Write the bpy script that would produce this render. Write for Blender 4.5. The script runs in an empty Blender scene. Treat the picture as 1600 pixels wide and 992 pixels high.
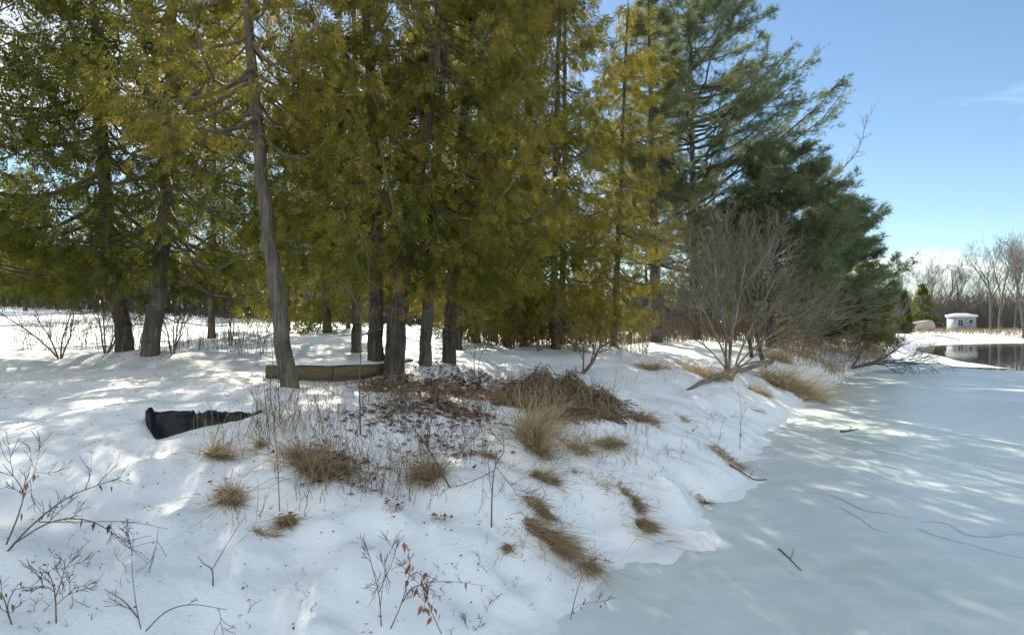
import bpy, math
import numpy as np
from mathutils import Vector

# ------------------------------------------------------------------ camera, sky, sun, exposure
scene = bpy.context.scene
COL = scene.collection
FOC = 873.0                       # focal length in photo pixels (photo is 1600 wide)
CAM_Z = 2.2                       # eye height above the pond ice
HOR = 500.0                       # photo row of the horizon
cam_data = bpy.data.cameras.new("camera")
cam_data.sensor_fit = 'HORIZONTAL'
cam_data.angle = 2 * math.atan(800 / FOC)
cam_data.shift_y = (HOR - 496.0) / 1600.0
cam_data.clip_start = 0.05
cam_data.clip_end = 3000
cam = bpy.data.objects.new("camera", cam_data)
COL.objects.link(cam)
cam.location = (0, 0, CAM_Z)
cam.rotation_euler = (math.radians(90), 0, 0)
scene.camera = cam

SUN_AZ = math.radians(-14.8)      # from straight ahead (+Y) towards +X
SUN_EL = math.radians(31)
world = bpy.data.worlds.new("World")
scene.world = world
world.use_nodes = True
wn, wl = world.node_tree.nodes, world.node_tree.links
for n in list(wn):
    wn.remove(n)
w_out = wn.new('ShaderNodeOutputWorld')
w_bg = wn.new('ShaderNodeBackground')
w_sky = wn.new('ShaderNodeTexSky')
w_sky.sky_type = 'NISHITA'
w_sky.sun_disc = False
w_sky.sun_elevation = SUN_EL
w_sky.sun_rotation = SUN_AZ
w_sky.altitude = 100
w_sky.air_density = 1.0
w_sky.dust_density = 0.1
w_sky.ozone_density = 3.0
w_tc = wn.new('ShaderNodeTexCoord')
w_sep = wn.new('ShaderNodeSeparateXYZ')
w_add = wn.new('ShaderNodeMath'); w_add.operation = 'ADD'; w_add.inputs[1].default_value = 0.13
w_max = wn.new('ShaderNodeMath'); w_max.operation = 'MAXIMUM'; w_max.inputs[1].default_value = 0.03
w_div = wn.new('ShaderNodeVectorMath'); w_div.operation = 'DIVIDE'        # high flat layer of cloud, heavier behind the camera, brightened to add fill
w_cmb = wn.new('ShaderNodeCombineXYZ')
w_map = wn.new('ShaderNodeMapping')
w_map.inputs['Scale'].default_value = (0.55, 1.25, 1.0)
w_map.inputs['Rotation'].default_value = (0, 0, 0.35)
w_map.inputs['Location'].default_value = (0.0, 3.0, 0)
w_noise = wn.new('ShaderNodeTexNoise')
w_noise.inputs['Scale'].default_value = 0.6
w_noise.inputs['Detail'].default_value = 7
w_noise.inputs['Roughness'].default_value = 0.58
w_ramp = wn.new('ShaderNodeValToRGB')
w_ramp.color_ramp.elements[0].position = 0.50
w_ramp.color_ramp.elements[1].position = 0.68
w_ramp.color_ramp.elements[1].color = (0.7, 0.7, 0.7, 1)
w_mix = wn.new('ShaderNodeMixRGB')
w_mix.inputs['Color2'].default_value = (11.8, 12.0, 12.2, 1)  # cloud brightness, raised so the layer fills the shaded snow
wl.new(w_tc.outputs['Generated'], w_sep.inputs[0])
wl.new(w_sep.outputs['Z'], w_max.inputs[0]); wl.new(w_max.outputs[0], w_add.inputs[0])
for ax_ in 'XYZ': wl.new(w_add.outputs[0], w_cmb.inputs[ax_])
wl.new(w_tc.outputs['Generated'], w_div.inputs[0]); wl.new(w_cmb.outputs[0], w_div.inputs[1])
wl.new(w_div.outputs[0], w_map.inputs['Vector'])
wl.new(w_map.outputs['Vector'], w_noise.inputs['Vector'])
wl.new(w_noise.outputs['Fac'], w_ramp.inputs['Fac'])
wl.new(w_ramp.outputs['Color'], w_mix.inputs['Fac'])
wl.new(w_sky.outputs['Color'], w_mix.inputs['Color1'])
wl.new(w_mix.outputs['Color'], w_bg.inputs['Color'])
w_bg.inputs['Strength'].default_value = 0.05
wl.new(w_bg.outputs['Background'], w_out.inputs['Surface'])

sun_data = bpy.data.lights.new("sun", 'SUN')
sun_data.energy = 3.4
sun_data.angle = math.radians(0.5)
sun_data.color = (1.0, 0.93, 0.80)
sun = bpy.data.objects.new("sun", sun_data)
COL.objects.link(sun)
sun.location = (-5, 20, 30)
sun.rotation_euler = Vector((-math.sin(SUN_AZ) * math.cos(SUN_EL), -math.cos(SUN_AZ) * math.cos(SUN_EL),
                             -math.sin(SUN_EL))).to_track_quat('-Z', 'Y').to_euler()   # behind the trees, shining towards the camera

vs = scene.view_settings
vs.view_transform = 'Standard'
vs.look = 'None'
vs.gamma = 1
vs.exposure = 1.75
vs.use_white_balance = True
vs.white_balance_temperature = 6700
vs.white_balance_tint = 4
scene.cycles.use_adaptive_sampling = True
scene.cycles.adaptive_threshold = 0.03
scene.cycles.max_bounces = 4
scene.cycles.diffuse_bounces = 3
scene.cycles.transmission_bounces = 4
scene.cycles.sample_clamp_indirect = 6

# ------------------------------------------------------------------ helpers
RNG = np.random.default_rng(11)

def link(o, parent=None):
    COL.objects.link(o)
    if parent is not None:
        o.parent = parent
    return o

def tag(o, label=None, category=None, group=None, kind=None):
    if label: o['label'] = label
    if category: o['category'] = category
    if group: o['group'] = group
    if kind: o['kind'] = kind
    return o

def thing(name, loc, label, category, group=None):
    o = bpy.data.objects.new(name, None)
    o.empty_display_size = 0.2
    o.location = loc
    COL.objects.link(o)
    return tag(o, label, category, group)

class MB:
    """collects vertices and faces (triangles and quads), built as one mesh"""
    def __init__(self):
        self.v, self.q, self.t, self.tint, self.n = [], [], [], [], 0
    def add(self, v, quads=None, tris=None, tint=0.5):
        v = np.asarray(v, float).reshape(-1, 3)
        if quads is not None and len(quads):
            self.q.append(np.asarray(quads, int).reshape(-1, 4) + self.n)
        if tris is not None and len(tris):
            self.t.append(np.asarray(tris, int).reshape(-1, 3) + self.n)
        tt = np.empty(len(v)); tt[:] = tint
        self.v.append(v); self.tint.append(tt); self.n += len(v)
        return self
    def mesh(self, name, mat, smooth=False, origin=(0, 0, 0)):
        v = np.concatenate(self.v) - np.asarray(origin, float)
        q = np.concatenate(self.q) if self.q else np.zeros((0, 4), int)
        t = np.concatenate(self.t) if self.t else np.zeros((0, 3), int)
        me = bpy.data.meshes.new(name)
        me.vertices.add(len(v))
        me.vertices.foreach_set('co', v.astype(np.float32).ravel())
        loops = np.concatenate([q.ravel(), t.ravel()]).astype(np.int32)
        me.loops.add(len(loops))
        me.loops.foreach_set('vertex_index', loops)
        npoly = len(q) + len(t)
        me.polygons.add(npoly)
        starts = np.concatenate([np.arange(len(q)) * 4, len(q) * 4 + np.arange(len(t)) * 3]).astype(np.int32)
        me.polygons.foreach_set('loop_start', starts)
        if smooth:
            me.polygons.foreach_set('use_smooth', np.ones(npoly, bool))
        at = me.attributes.new('tint', 'FLOAT', 'POINT')
        at.data.foreach_set('value', np.concatenate(self.tint).astype(np.float32))
        me.update(calc_edges=True)
        me.validate()
        me.materials.append(mat)
        return me
    def build(self, name, mat, parent=None, smooth=False, kind=None):
        origin = parent_world(parent) if parent is not None else (0, 0, 0)
        o = bpy.data.objects.new(name, self.mesh(name, mat, smooth, origin))
        link(o, parent)
        if kind: o['kind'] = kind
        return o

def parent_world(p):
    loc = np.zeros(3)
    while p is not None:
        loc = loc + np.array(p.location)
        p = p.parent
    return loc

def norm(a):
    return a / np.maximum(np.linalg.norm(a, axis=-1, keepdims=True), 1e-9)

def tubes(mb, paths, radii, sides=5, tint=0.5, cap=True):
    """paths (B,k,3), radii (B,k): B tubes at once"""
    P = np.asarray(paths, float); R = np.asarray(radii, float)
    if P.ndim == 2: P = P[None]; R = R[None]
    B, k, _ = P.shape
    if B == 0: return
    T = np.gradient(P, axis=1)
    T = norm(T)
    ref = np.where(np.abs(T[:, :1, 2:3]) > 0.8, np.array([1.0, 0.1, 0]), np.array([0, 0, 1.0]))
    ref = np.broadcast_to(ref, T.shape)
    A = norm(np.cross(T, ref)); Bn = np.cross(T, A)
    ang = np.arange(sides) * 2 * np.pi / sides
    V = (P[:, :, None] + R[:, :, None, None] * (np.cos(ang)[None, None, :, None] * A[:, :, None]
         + np.sin(ang)[None, None, :, None] * Bn[:, :, None]))
    idx = np.arange(B * k * sides).reshape(B, k, sides)
    a = idx[:, :-1]; b = np.roll(idx, -1, 2)[:, :-1]
    c = np.roll(idx, -1, 2)[:, 1:]; d = idx[:, 1:]
    Q = np.stack([a, b, c, d], -1).reshape(-1, 4)
    tt = tint if np.isscalar(tint) else np.repeat(np.asarray(tint), k * sides)
    tris = None
    if cap:
        ends = idx[:, -1]
        tris = np.stack([np.repeat(ends[:, :1], sides - 2, 1), ends[:, 1:-1], ends[:, 2:]], -1).reshape(-1, 3)
    mb.add(V.reshape(-1, 3), Q, tris, tt)

def catmull(pts, n):
    P = np.asarray(pts, float)
    P = np.vstack([2 * P[0] - P[1], P, 2 * P[-1] - P[-2]])
    m = len(P) - 3
    u = np.linspace(0, m - 1e-6, n); i = u.astype(int); f = (u - i)[:, None]
    p0, p1, p2, p3 = P[i], P[i + 1], P[i + 2], P[i + 3]
    return 0.5 * (2 * p1 + (p2 - p0) * f + (2 * p0 - 5 * p1 + 4 * p2 - p3) * f ** 2 + (3 * p1 - p0 - 3 * p2 + p3) * f ** 3)

def box(mb, c, size, rz=0.0, tint=0.5):
    sx, sy, sz = np.asarray(size) / 2
    v = np.array([[x, y, z] for x in (-sx, sx) for y in (-sy, sy) for z in (-sz, sz)])
    cr, sr = math.cos(rz), math.sin(rz)
    v = np.stack([v[:, 0] * cr - v[:, 1] * sr, v[:, 0] * sr + v[:, 1] * cr, v[:, 2]], 1) + np.asarray(c)
    mb.add(v, [[0, 1, 3, 2], [4, 6, 7, 5], [0, 4, 5, 1], [2, 3, 7, 6], [0, 2, 6, 4], [1, 5, 7, 3]], None, tint)

# value noise on a random lattice
_LAT = np.random.default_rng(3).random((256, 256))
def vnoise(x, y):
    x = np.asarray(x, float); y = np.asarray(y, float)
    xi = np.floor(x).astype(int); yi = np.floor(y).astype(int)
    fx = x - xi; fy = y - yi
    fx = fx * fx * fx * (fx * (6 * fx - 15) + 10); fy = fy * fy * fy * (fy * (6 * fy - 15) + 10)
    g = lambda a, b: _LAT[a % 256, b % 256]
    return ((g(xi, yi) * (1 - fx) + g(xi + 1, yi) * fx) * (1 - fy)
            + (g(xi, yi + 1) * (1 - fx) + g(xi + 1, yi + 1) * fx) * fy) - 0.5
def sstep(a, b, x):
    t = np.clip((np.asarray(x, float) - a) / (b - a), 0, 1)
    return t * t * (3 - 2 * t)

# ------------------------------------------------------------------ terrain
POND = np.array([(-9, -16), (-4.2, -2), (-2.4, 1.2), (-1.0, 2.95), (-0.04, 3.9), (0.5, 4.35), (0.88, 4.85), (1.5, 5.2),
                 (2.0, 5.8), (2.5, 6.6), (3.3, 7.5), (3.6, 8.4), (4.6, 10.1), (5.6, 11.6), (6.6, 12.8), (8.2, 15.2), (11.2, 19.2),
                 (13.5, 22.5), (17.6, 25.6), (23, 33), (29, 40), (38, 52), (50, 61), (64, 67.5), (90, 73), (160, 78), (160, -16)], float)

def pond_distance(x, y):
    """metres to the shore, positive on land"""
    x = np.asarray(x, float); y = np.asarray(y, float)
    best = np.full(x.shape, 1e9); inside = np.zeros(x.shape, bool)
    n = len(POND)
    for i in range(n):
        x0, y0 = POND[i]; x1, y1 = POND[(i + 1) % n]
        dx, dy = x1 - x0, y1 - y0
        t = np.clip(((x - x0) * dx + (y - y0) * dy) / (dx * dx + dy * dy), 0, 1)
        best = np.minimum(best, np.hypot(x - x0 - t * dx, y - y0 - t * dy))
        if dy != 0:
            cr = ((y0 > y) != (y1 > y)) & (x < dx * (y - y0) / dy + x0)
            inside ^= cr
    return np.where(inside, -best, best)

def terrain0(x, y):
    x = np.asarray(x, float); y = np.asarray(y, float)
    d = pond_distance(x, y) + 0.40 * vnoise(x * 1.1 + 7, y * 1.1) + 0.24 * vnoise(x * 2.7, y * 2.7 + 4) + .08 * vnoise(x * 7, y * 7)
    right = sstep(12, 32, x)
    amp = 1.25 * (1 - right) + 0.55 * right
    dl = np.maximum(d, 0)
    w = np.clip(0.34 - x * 0.016, 0.2, 1.0)
    d2 = np.maximum(d - 0.22, 0)
    z = 0.16 * np.clip(d, 0, .25) + amp * (1 - np.exp(-d2 / 1.9)) + 0.035 * np.minimum(dl, 70) * w
    z = np.where(d < 0, np.maximum(d * 0.14, -0.05) + np.minimum(d + .35, 0) * .5, z)
    z = np.maximum(z, -.7)
    z = z + (1 - sstep(.3, .8, np.abs(d))) * (0.035 * vnoise(x * 3.7 + 9, y * 3.7) + 0.022 * vnoise(x * 9.1, y * 9.1 + 6) + .012 * vnoise(x * 19, y * 19))
    land = sstep(0.1, 1.2, d)
    z = z + land * (0.16 * vnoise(x * 0.45, y * 0.45) + 0.10 * vnoise(x * 1.0 + 30, y * 1.0 + 9)
                    + 0.045 * vnoise(x * 2.7, y * 2.7) + 0.018 * vnoise(x * 7.3 + 3, y * 7.3) + .007 * vnoise(x * 17, y * 17))
    # hummocky ground among the grass tussocks
    hum = sstep(-2.6, -1.6, x) * (1 - sstep(2.5, 4.0, x)) * sstep(3.6, 4.6, y) * (1 - sstep(7.5, 9.0, y))
    z = z + land * hum * (0.11 * vnoise(x * 2.1 + 50, y * 2.1 + 8) + 0.04 * vnoise(x * 5.0 + 2, y * 5.0))
    return z

def g0(px, py, fn=None, tmin=1.5, tmax=200):
    """where the line of sight through a photo pixel meets the ground"""
    fn = fn or terrain0
    t = np.exp(np.linspace(math.log(tmin), math.log(tmax), 3000))
    X = (px - 800) / FOC * t; Z = CAM_Z - (py - HOR) / FOC * t
    hit = np.maximum(fn(X, t), 0.0) >= Z
    k = int(np.argmax(hit)) if hit.any() else len(t) - 1
    return np.array([X[k], t[k], float(np.maximum(fn(X[k:k + 1], t[k:k + 1])[0], 0))])

# the pit with the black liner: ground drops away in front of a straight edge
PIT_A = g0(236, 652); PIT_B = g0(408, 640)
PIT_DIR = (PIT_B - PIT_A)[:2]; PIT_LEN = float(np.linalg.norm(PIT_DIR)); PIT_DIR = PIT_DIR / PIT_LEN
PIT_NRM = np.array([PIT_DIR[1], -PIT_DIR[0]])           # towards the camera

def terrain(x, y):
    x = np.asarray(x, float); y = np.asarray(y, float)
    z = terrain0(x, y)
    u = ((x - PIT_A[0]) * PIT_DIR[0] + (y - PIT_A[1]) * PIT_DIR[1]) / PIT_LEN
    v = (x - PIT_A[0]) * PIT_NRM[0] + (y - PIT_A[1]) * PIT_NRM[1]
    along = sstep(-0.06, 0.0, u) * np.clip(1 - u, 0, 1) ** 0.8
    z = z - 0.21 * along * (v > 0.0) * (1 - sstep(0.05, 0.75, v))
    z = z + 0.06 * sstep(-0.1, 0.05, u) * (1 - sstep(0.8, 1.05, u)) * (v <= 0) * (1 - sstep(0, 0.9, -v))
    for (tx, ty, tr) in TREE_MOUNDS:
        r2 = ((x - tx) ** 2 + (y - ty) ** 2) / tr ** 2
        z = z + 0.09 * np.exp(-r2)
    for (tx, ty, tr, tz) in PADS:
        w = 1 - sstep(.75, 1.7, np.hypot(x - tx, y - ty) / tr)
        z = z * (1 - w) + (tz + .25 * (z - tz)) * w
    return z
TREE_MOUNDS = []
_c = g0(520, 597)
PADS = [(_c[0] - .35, _c[1] + .1, .9, _c[2])]

def G(px, py):
    return g0(px, py, terrain)
def gz(x, y):
    return float(terrain(np.array([x]), np.array([y]))[0])
def PX(px, py, Y):
    """point at forward distance Y seen at a photo pixel"""
    return np.array([(px - 800) / FOC * Y, Y, CAM_Z - (py - HOR) / FOC * Y])

# ------------------------------------------------------------------ materials
def new_mat(name):
    m = bpy.data.materials.new(name)
    m.use_nodes = True
    nt = m.node_tree
    for n in list(nt.nodes): nt.nodes.remove(n)
    out = nt.nodes.new('ShaderNodeOutputMaterial')
    return m, nt.nodes, nt.links, out

def ramp(nodes, stops):
    r = nodes.new('ShaderNodeValToRGB')
    cr = r.color_ramp
    while len(cr.elements) < len(stops): cr.elements.new(0.5)
    for e, (p, c) in zip(cr.elements, stops):
        e.position = p; e.color = (*c, 1)
    return r

def noise(nodes, links, scale, detail=4, rough=0.55, stretch=None, coord='Object'):
    tc = nodes.new('ShaderNodeTexCoord')
    nz = nodes.new('ShaderNodeTexNoise')
    nz.inputs['Scale'].default_value = scale
    nz.inputs['Detail'].default_value = detail
    nz.inputs['Roughness'].default_value = rough
    if stretch:
        mp = nodes.new('ShaderNodeMapping'); mp.inputs['Scale'].default_value = stretch
        links.new(tc.outputs[coord], mp.inputs['Vector']); links.new(mp.outputs['Vector'], nz.inputs['Vector'])
    else:
        links.new(tc.outputs[coord], nz.inputs['Vector'])
    return nz

def bump(nodes, links, height, strength, dist):
    b = nodes.new('ShaderNodeBump')
    b.inputs['Strength'].default_value = strength
    b.inputs['Distance'].default_value = dist
    links.new(height, b.inputs['Height'])
    return b

def simple_mat(name, c1, c2, scale=8, rough=0.8, stretch=None, bump_s=0.3, bump_d=0.01, detail=5, spec=0.3):
    m, N, L, out = new_mat(name)
    nz = noise(N, L, scale, detail, 0.6, stretch)
    r = ramp(N, [(0.32, c1), (0.68, c2)])
    L.new(nz.outputs['Fac'], r.inputs['Fac'])
    p = N.new('ShaderNodeBsdfPrincipled')
    p.inputs['Roughness'].default_value = rough
    p.inputs['Specular IOR Level'].default_value = spec
    L.new(r.outputs['Color'], p.inputs['Base Color'])
    if bump_s:
        b = bump(N, L, nz.outputs['Fac'], bump_s, bump_d)
        L.new(b.outputs['Normal'], p.inputs['Normal'])
    L.new(p.outputs['BSDF'], out.inputs['Surface'])
    return m

def leaf_mat(name, stops, trans=0.45, rough=0.6, var=0.12):
    """thin foliage: colour from the per-spray tint, light passes through"""
    m, N, L, out = new_mat(name)
    at = N.new('ShaderNodeAttribute'); at.attribute_name = 'tint'
    nz = noise(N, L, 1.3, 3)
    ma = N.new('ShaderNodeMath'); ma.operation = 'MULTIPLY_ADD'
    ma.inputs[1].default_value = var * 4; ma.inputs[2].default_value = -var * 2
    L.new(nz.outputs['Fac'], ma.inputs[0])
    ad = N.new('ShaderNodeMath'); ad.operation = 'ADD'
    L.new(at.outputs['Fac'], ad.inputs[0]); L.new(ma.outputs[0], ad.inputs[1])
    r = ramp(N, stops); L.new(ad.outputs[0], r.inputs['Fac'])
    p = N.new('ShaderNodeBsdfPrincipled')
    p.inputs['Roughness'].default_value = rough
    p.inputs['Specular IOR Level'].default_value = 0.25
    tr = N.new('ShaderNodeBsdfTranslucent')
    mx = N.new('ShaderNodeMixShader'); mx.inputs['Fac'].default_value = trans
    L.new(r.outputs['Color'], p.inputs['Base Color']); L.new(r.outputs['Color'], tr.inputs['Color'])
    L.new(p.outputs['BSDF'], mx.inputs[1]); L.new(tr.outputs['BSDF'], mx.inputs[2])
    L.new(mx.outputs['Shader'], out.inputs['Surface'])
    return m

def snow_mat():
    m, N, L, out = new_mat('snow')
    n1 = noise(N, L, 0.8, 5); n2 = noise(N, L, 26, 6, 0.65); n3 = noise(N, L, 5, 5, 0.6)
    r = ramp(N, [(0.3, (0.87, 0.875, 0.885)), (0.7, (0.92, 0.92, 0.915))])
    L.new(n1.outputs['Fac'], r.inputs['Fac'])
    # fine dirt and needle dust on the crust
    dr = ramp(N, [(0.70, (0, 0, 0)), (0.80, (0.5, 0.5, 0.5))])
    L.new(n2.outputs['Fac'], dr.inputs['Fac'])
    mx = N.new('ShaderNodeMixRGB'); mx.inputs['Color2'].default_value = (0.36, 0.31, 0.26, 1)
    L.new(dr.outputs['Color'], mx.inputs['Fac']); L.new(r.outputs['Color'], mx.inputs['Color1'])
    p = N.new('ShaderNodeBsdfPrincipled')
    p.inputs['Roughness'].default_value = 0.65
    p.inputs['Specular IOR Level'].default_value = 0.2
    L.new(mx.outputs['Color'], p.inputs['Base Color'])
    b1 = bump(N, L, n3.outputs['Fac'], 0.5, 0.04)
    b2 = bump(N, L, n2.outputs['Fac'], 0.5, 0.012)
    L.new(b1.outputs['Normal'], b2.inputs['Normal'])
    L.new(b2.outputs['Normal'], p.inputs['Normal'])
    L.new(p.outputs['BSDF'], out.inputs['Surface'])
    return m

def ice_mat():
    m, N, L, out = new_mat('ice')
    n1 = noise(N, L, 0.35, 6, 0.6); n2 = noise(N, L, 1.6, 6, 0.65, (1, 2.2, 1)); n3 = noise(N, L, 9, 5, 0.6)
    r1 = ramp(N, [(0.30, (0.55, 0.62, 0.565)), (0.50, (0.67, 0.725, 0.70)), (0.72, (0.76, 0.79, 0.79))])
    L.new(n1.outputs['Fac'], r1.inputs['Fac'])
    r2 = ramp(N, [(0.45, (0, 0, 0)), (0.72, (1, 1, 1))])
    L.new(n2.outputs['Fac'], r2.inputs['Fac'])
    mu = N.new('ShaderNodeMath'); mu.operation = 'MULTIPLY'; mu.inputs[1].default_value = 0.6
    L.new(r2.outputs['Color'], mu.inputs[0])
    mx = N.new('ShaderNodeMixRGB'); mx.inputs['Color2'].default_value = (0.85, 0.86, 0.855, 1)
    L.new(mu.outputs[0], mx.inputs['Fac']); L.new(r1.outputs['Color'], mx.inputs['Color1'])
    p = N.new('ShaderNodeBsdfPrincipled')
    p.inputs['IOR'].default_value = 1.31
    rr = N.new('ShaderNodeMath'); rr.operation = 'MULTIPLY_ADD'; rr.inputs[1].default_value = 0.4; rr.inputs[2].default_value = 0.16
    L.new(n2.outputs['Fac'], rr.inputs[0]); L.new(rr.outputs[0], p.inputs['Roughness'])
    L.new(mx.outputs['Color'], p.inputs['Base Color'])
    b = bump(N, L, n3.outputs['Fac'], 0.12, 0.01)
    L.new(b.outputs['Normal'], p.inputs['Normal'])
    L.new(p.outputs['BSDF'], out.inputs['Surface'])
    return m

def water_mat():
    m, N, L, out = new_mat('water')
    nz = noise(N, L, 3.0, 4, 0.6, (1, 2.5, 1))
    p = N.new('ShaderNodeBsdfPrincipled')
    p.inputs['Base Color'].default_value = (0.012, 0.016, 0.018, 1)
    p.inputs['Roughness'].default_value = 0.03
    p.inputs['IOR'].default_value = 1.33
    b = bump(N, L, nz.outputs['Fac'], 0.08, 0.01)
    L.new(b.outputs['Normal'], p.inputs['Normal'])
    L.new(p.outputs['BSDF'], out.inputs['Surface'])
    return m

def bark_mat(name, c1, c2, c3, fib=1.0):
    m, N, L, out = new_mat(name)
    n1 = noise(N, L, 24, 8, 0.7, (1, 1, 0.07)); n2 = noise(N, L, 2.2, 5); n3 = noise(N, L, 60, 4, 0.6, (1, 1, 0.3))
    r = ramp(N, [(0.33, c1), (0.52, c2), (0.70, c3)])
    L.new(n1.outputs['Fac'], r.inputs['Fac'])
    r2 = ramp(N, [(0.35, (0.62, 0.62, 0.58)), (0.65, (1.1, 1.05, 1.0))])
    L.new(n2.outputs['Fac'], r2.inputs['Fac'])
    mu = N.new('ShaderNodeMixRGB'); mu.blend_type = 'MULTIPLY'; mu.inputs['Fac'].default_value = 1
    L.new(r.outputs['Color'], mu.inputs['Color1']); L.new(r2.outputs['Color'], mu.inputs['Color2'])
    p = N.new('ShaderNodeBsdfPrincipled'); p.inputs['Roughness'].default_value = 0.9
    p.inputs['Specular IOR Level'].default_value = 0.15
    L.new(mu.outputs['Color'], p.inputs['Base Color'])
    b = bump(N, L, n1.outputs['Fac'], 1.0 * fib, 0.05); b3 = bump(N, L, n3.outputs['Fac'], 0.4, 0.006)
    L.new(b.outputs['Normal'], b3.inputs['Normal']); L.new(b3.outputs['Normal'], p.inputs['Normal'])
    L.new(p.outputs['BSDF'], out.inputs['Surface'])
    return m

M = {}
M['snow'] = snow_mat()
M['ice'] = ice_mat()
M['water'] = water_mat()
M['bark_cedar'] = bark_mat('cedar_bark', (0.045, 0.036, 0.030), (0.125, 0.104, 0.088), (0.25, 0.215, 0.185))
M['bark_lit'] = bark_mat('lit_cedar_bark', (0.07, 0.058, 0.05), (0.18, 0.155, 0.135), (0.32, 0.28, 0.245))  # cedar bark again, with the lit paleness put into its colour
M['bark_pine'] = bark_mat('pine_bark', (0.045, 0.04, 0.037), (0.115, 0.098, 0.088), (0.20, 0.175, 0.16), 1.2)
M['bark_grey'] = bark_mat('grey_bark', (0.14, 0.12, 0.10), (0.27, 0.235, 0.20), (0.40, 0.355, 0.31), 0.5)
M['twig'] = simple_mat('twig_bark', (0.085, 0.065, 0.052), (0.19, 0.15, 0.12), 9, 0.85, bump_s=0)
M['twig_red'] = simple_mat('reddish_twig', (0.11, 0.06, 0.05), (0.20, 0.13, 0.11), 9, 0.8, bump_s=0)
M['twig_far'] = simple_mat('far_twig', (0.085, 0.076, 0.070), (0.15, 0.136, 0.125), 3, 0.9, bump_s=0)
M['cedar_leaf'] = leaf_mat('cedar_foliage', [(0.0, (0.062, 0.084, 0.013)), (0.35, (0.155, 0.155, 0.023)), (0.62, (0.265, 0.21, 0.033)), (1.0, (0.37, 0.25, 0.066))])
M['pine_leaf'] = leaf_mat('pine_needles', [(0.0, (0.085, 0.125, 0.07)), (0.5, (0.18, 0.22, 0.115)), (1.0, (0.30, 0.27, 0.12))], 0.5)
M['straw'] = leaf_mat('dead_grass', [(0.0, (0.20, 0.125, 0.068)), (0.4, (0.45, 0.325, 0.185)), (1.0, (0.70, 0.57, 0.37))], 0.38, 0.7, 0.06)
M['brown_stem'] = leaf_mat('dead_stems', [(0.0, (0.085, 0.052, 0.032)), (0.5, (0.23, 0.155, 0.095)), (1.0, (0.44, 0.335, 0.21))], 0.15, 0.8, 0.06)
M['dead_leaf'] = leaf_mat('dead_leaves', [(0.0, (0.075, 0.036, 0.022)), (0.5, (0.20, 0.10, 0.055)), (1.0, (0.42, 0.28, 0.17))], 0.3, 0.7, 0.1)
M['orange_leaf'] = leaf_mat('orange_dead_leaves', [(0.0, (0.30, 0.11, 0.05)), (1.0, (0.48, 0.20, 0.10))], 0.35, 0.7, 0.1)
M['plank'] = simple_mat('weathered_plank', (0.085, 0.064, 0.034), (0.20, 0.155, 0.085), 6, 0.85, (0.6, 0.6, 9), 0.5, 0.01)
M['liner'] = simple_mat('black_plastic', (0.006, 0.006, 0.007), (0.016, 0.016, 0.017), 5, 0.42, None, 0.6, 0.04, spec=0.35)
M['siding'] = simple_mat('pale_siding', (0.27, 0.29, 0.34), (0.32, 0.34, 0.39), 3, 0.7, bump_s=0)
M['trim'] = simple_mat('white_trim', (0.5, 0.5, 0.52), (0.6, 0.6, 0.62), 3, 0.6, bump_s=0)
M['dark_glass'] = simple_mat('dark_glass', (0.02, 0.022, 0.025), (0.03, 0.032, 0.036), 3, 0.1, bump_s=0, spec=0.6)
M['tarp'] = simple_mat('cream_tarp', (0.33, 0.315, 0.27), (0.40, 0.385, 0.34), 2, 0.7, None, 0.4, 0.08)
M['crack'] = simple_mat('wet_crack', (0.50, 0.57, 0.565), (0.60, 0.66, 0.65), 6, 0.15, bump_s=0)

# ------------------------------------------------------------------ where the trunks stand (photo pixel of each trunk foot)
FEET = {
    'left_a': g0(199, 556), 'left_b': g0(231, 563), 'lean': g0(454, 612), 'back': g0(557, 551),
    'dark': g0(585, 586), 'thick': g0(614, 591), 'slim': g0(664, 583), 'banded': g0(698, 577),
    'grey': g0(1026, 537), 'pine': g0(1086, 530), 'bush': g0(1140, 594), 'post': g0(1201, 577),
}
for k_, r_ in (('left_a', 0.55), ('left_b', 0.55), ('lean', 0.4), ('thick', 0.7), ('slim', 0.6), ('banded', 0.6), ('grey', 0.7)):
    TREE_MOUNDS.append((FEET[k_][0], FEET[k_][1], r_))

# ------------------------------------------------------------------ ground sheet, ice, water
def axis(parts):
    out = []
    for a, b, n in parts:
        out.append(np.linspace(a, b, n, endpoint=False))
    out.append(np.array([parts[-1][1]], float))
    return np.concatenate(out)
gx = axis([(-900, -120, 14), (-120, -30, 40), (-30, -10, 40), (-10, -6.5, 40), (-6.5, 4.5, 176), (4.5, 10, 60), (10, 30, 36), (30, 130, 30), (130, 900, 14)])
gy = axis([(-60, 0, 12), (0, 2.2, 20), (2.2, 10.5, 150), (10.5, 18, 90), (18, 40, 50), (40, 120, 50), (120, 1500, 18)])
XX, YY = np.meshgrid(gx, gy, indexing='ij')
ZZ = terrain(XX, YY)
ZZ = ZZ * (1 - sstep(200, 600, np.hypot(XX, YY))) + 1.5 * sstep(200, 600, np.hypot(XX, YY)) * (ZZ > 0)
idx = np.arange(XX.size).reshape(XX.shape)
quads = np.stack([idx[:-1, :-1], idx[1:, :-1], idx[1:, 1:], idx[:-1, 1:]], -1).reshape(-1, 4)
mb = MB().add(np.stack([XX, YY, ZZ], -1).reshape(-1, 3), quads)
ground = tag(mb.build('snow_ground', M['snow'], smooth=True), kind='structure')

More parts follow.
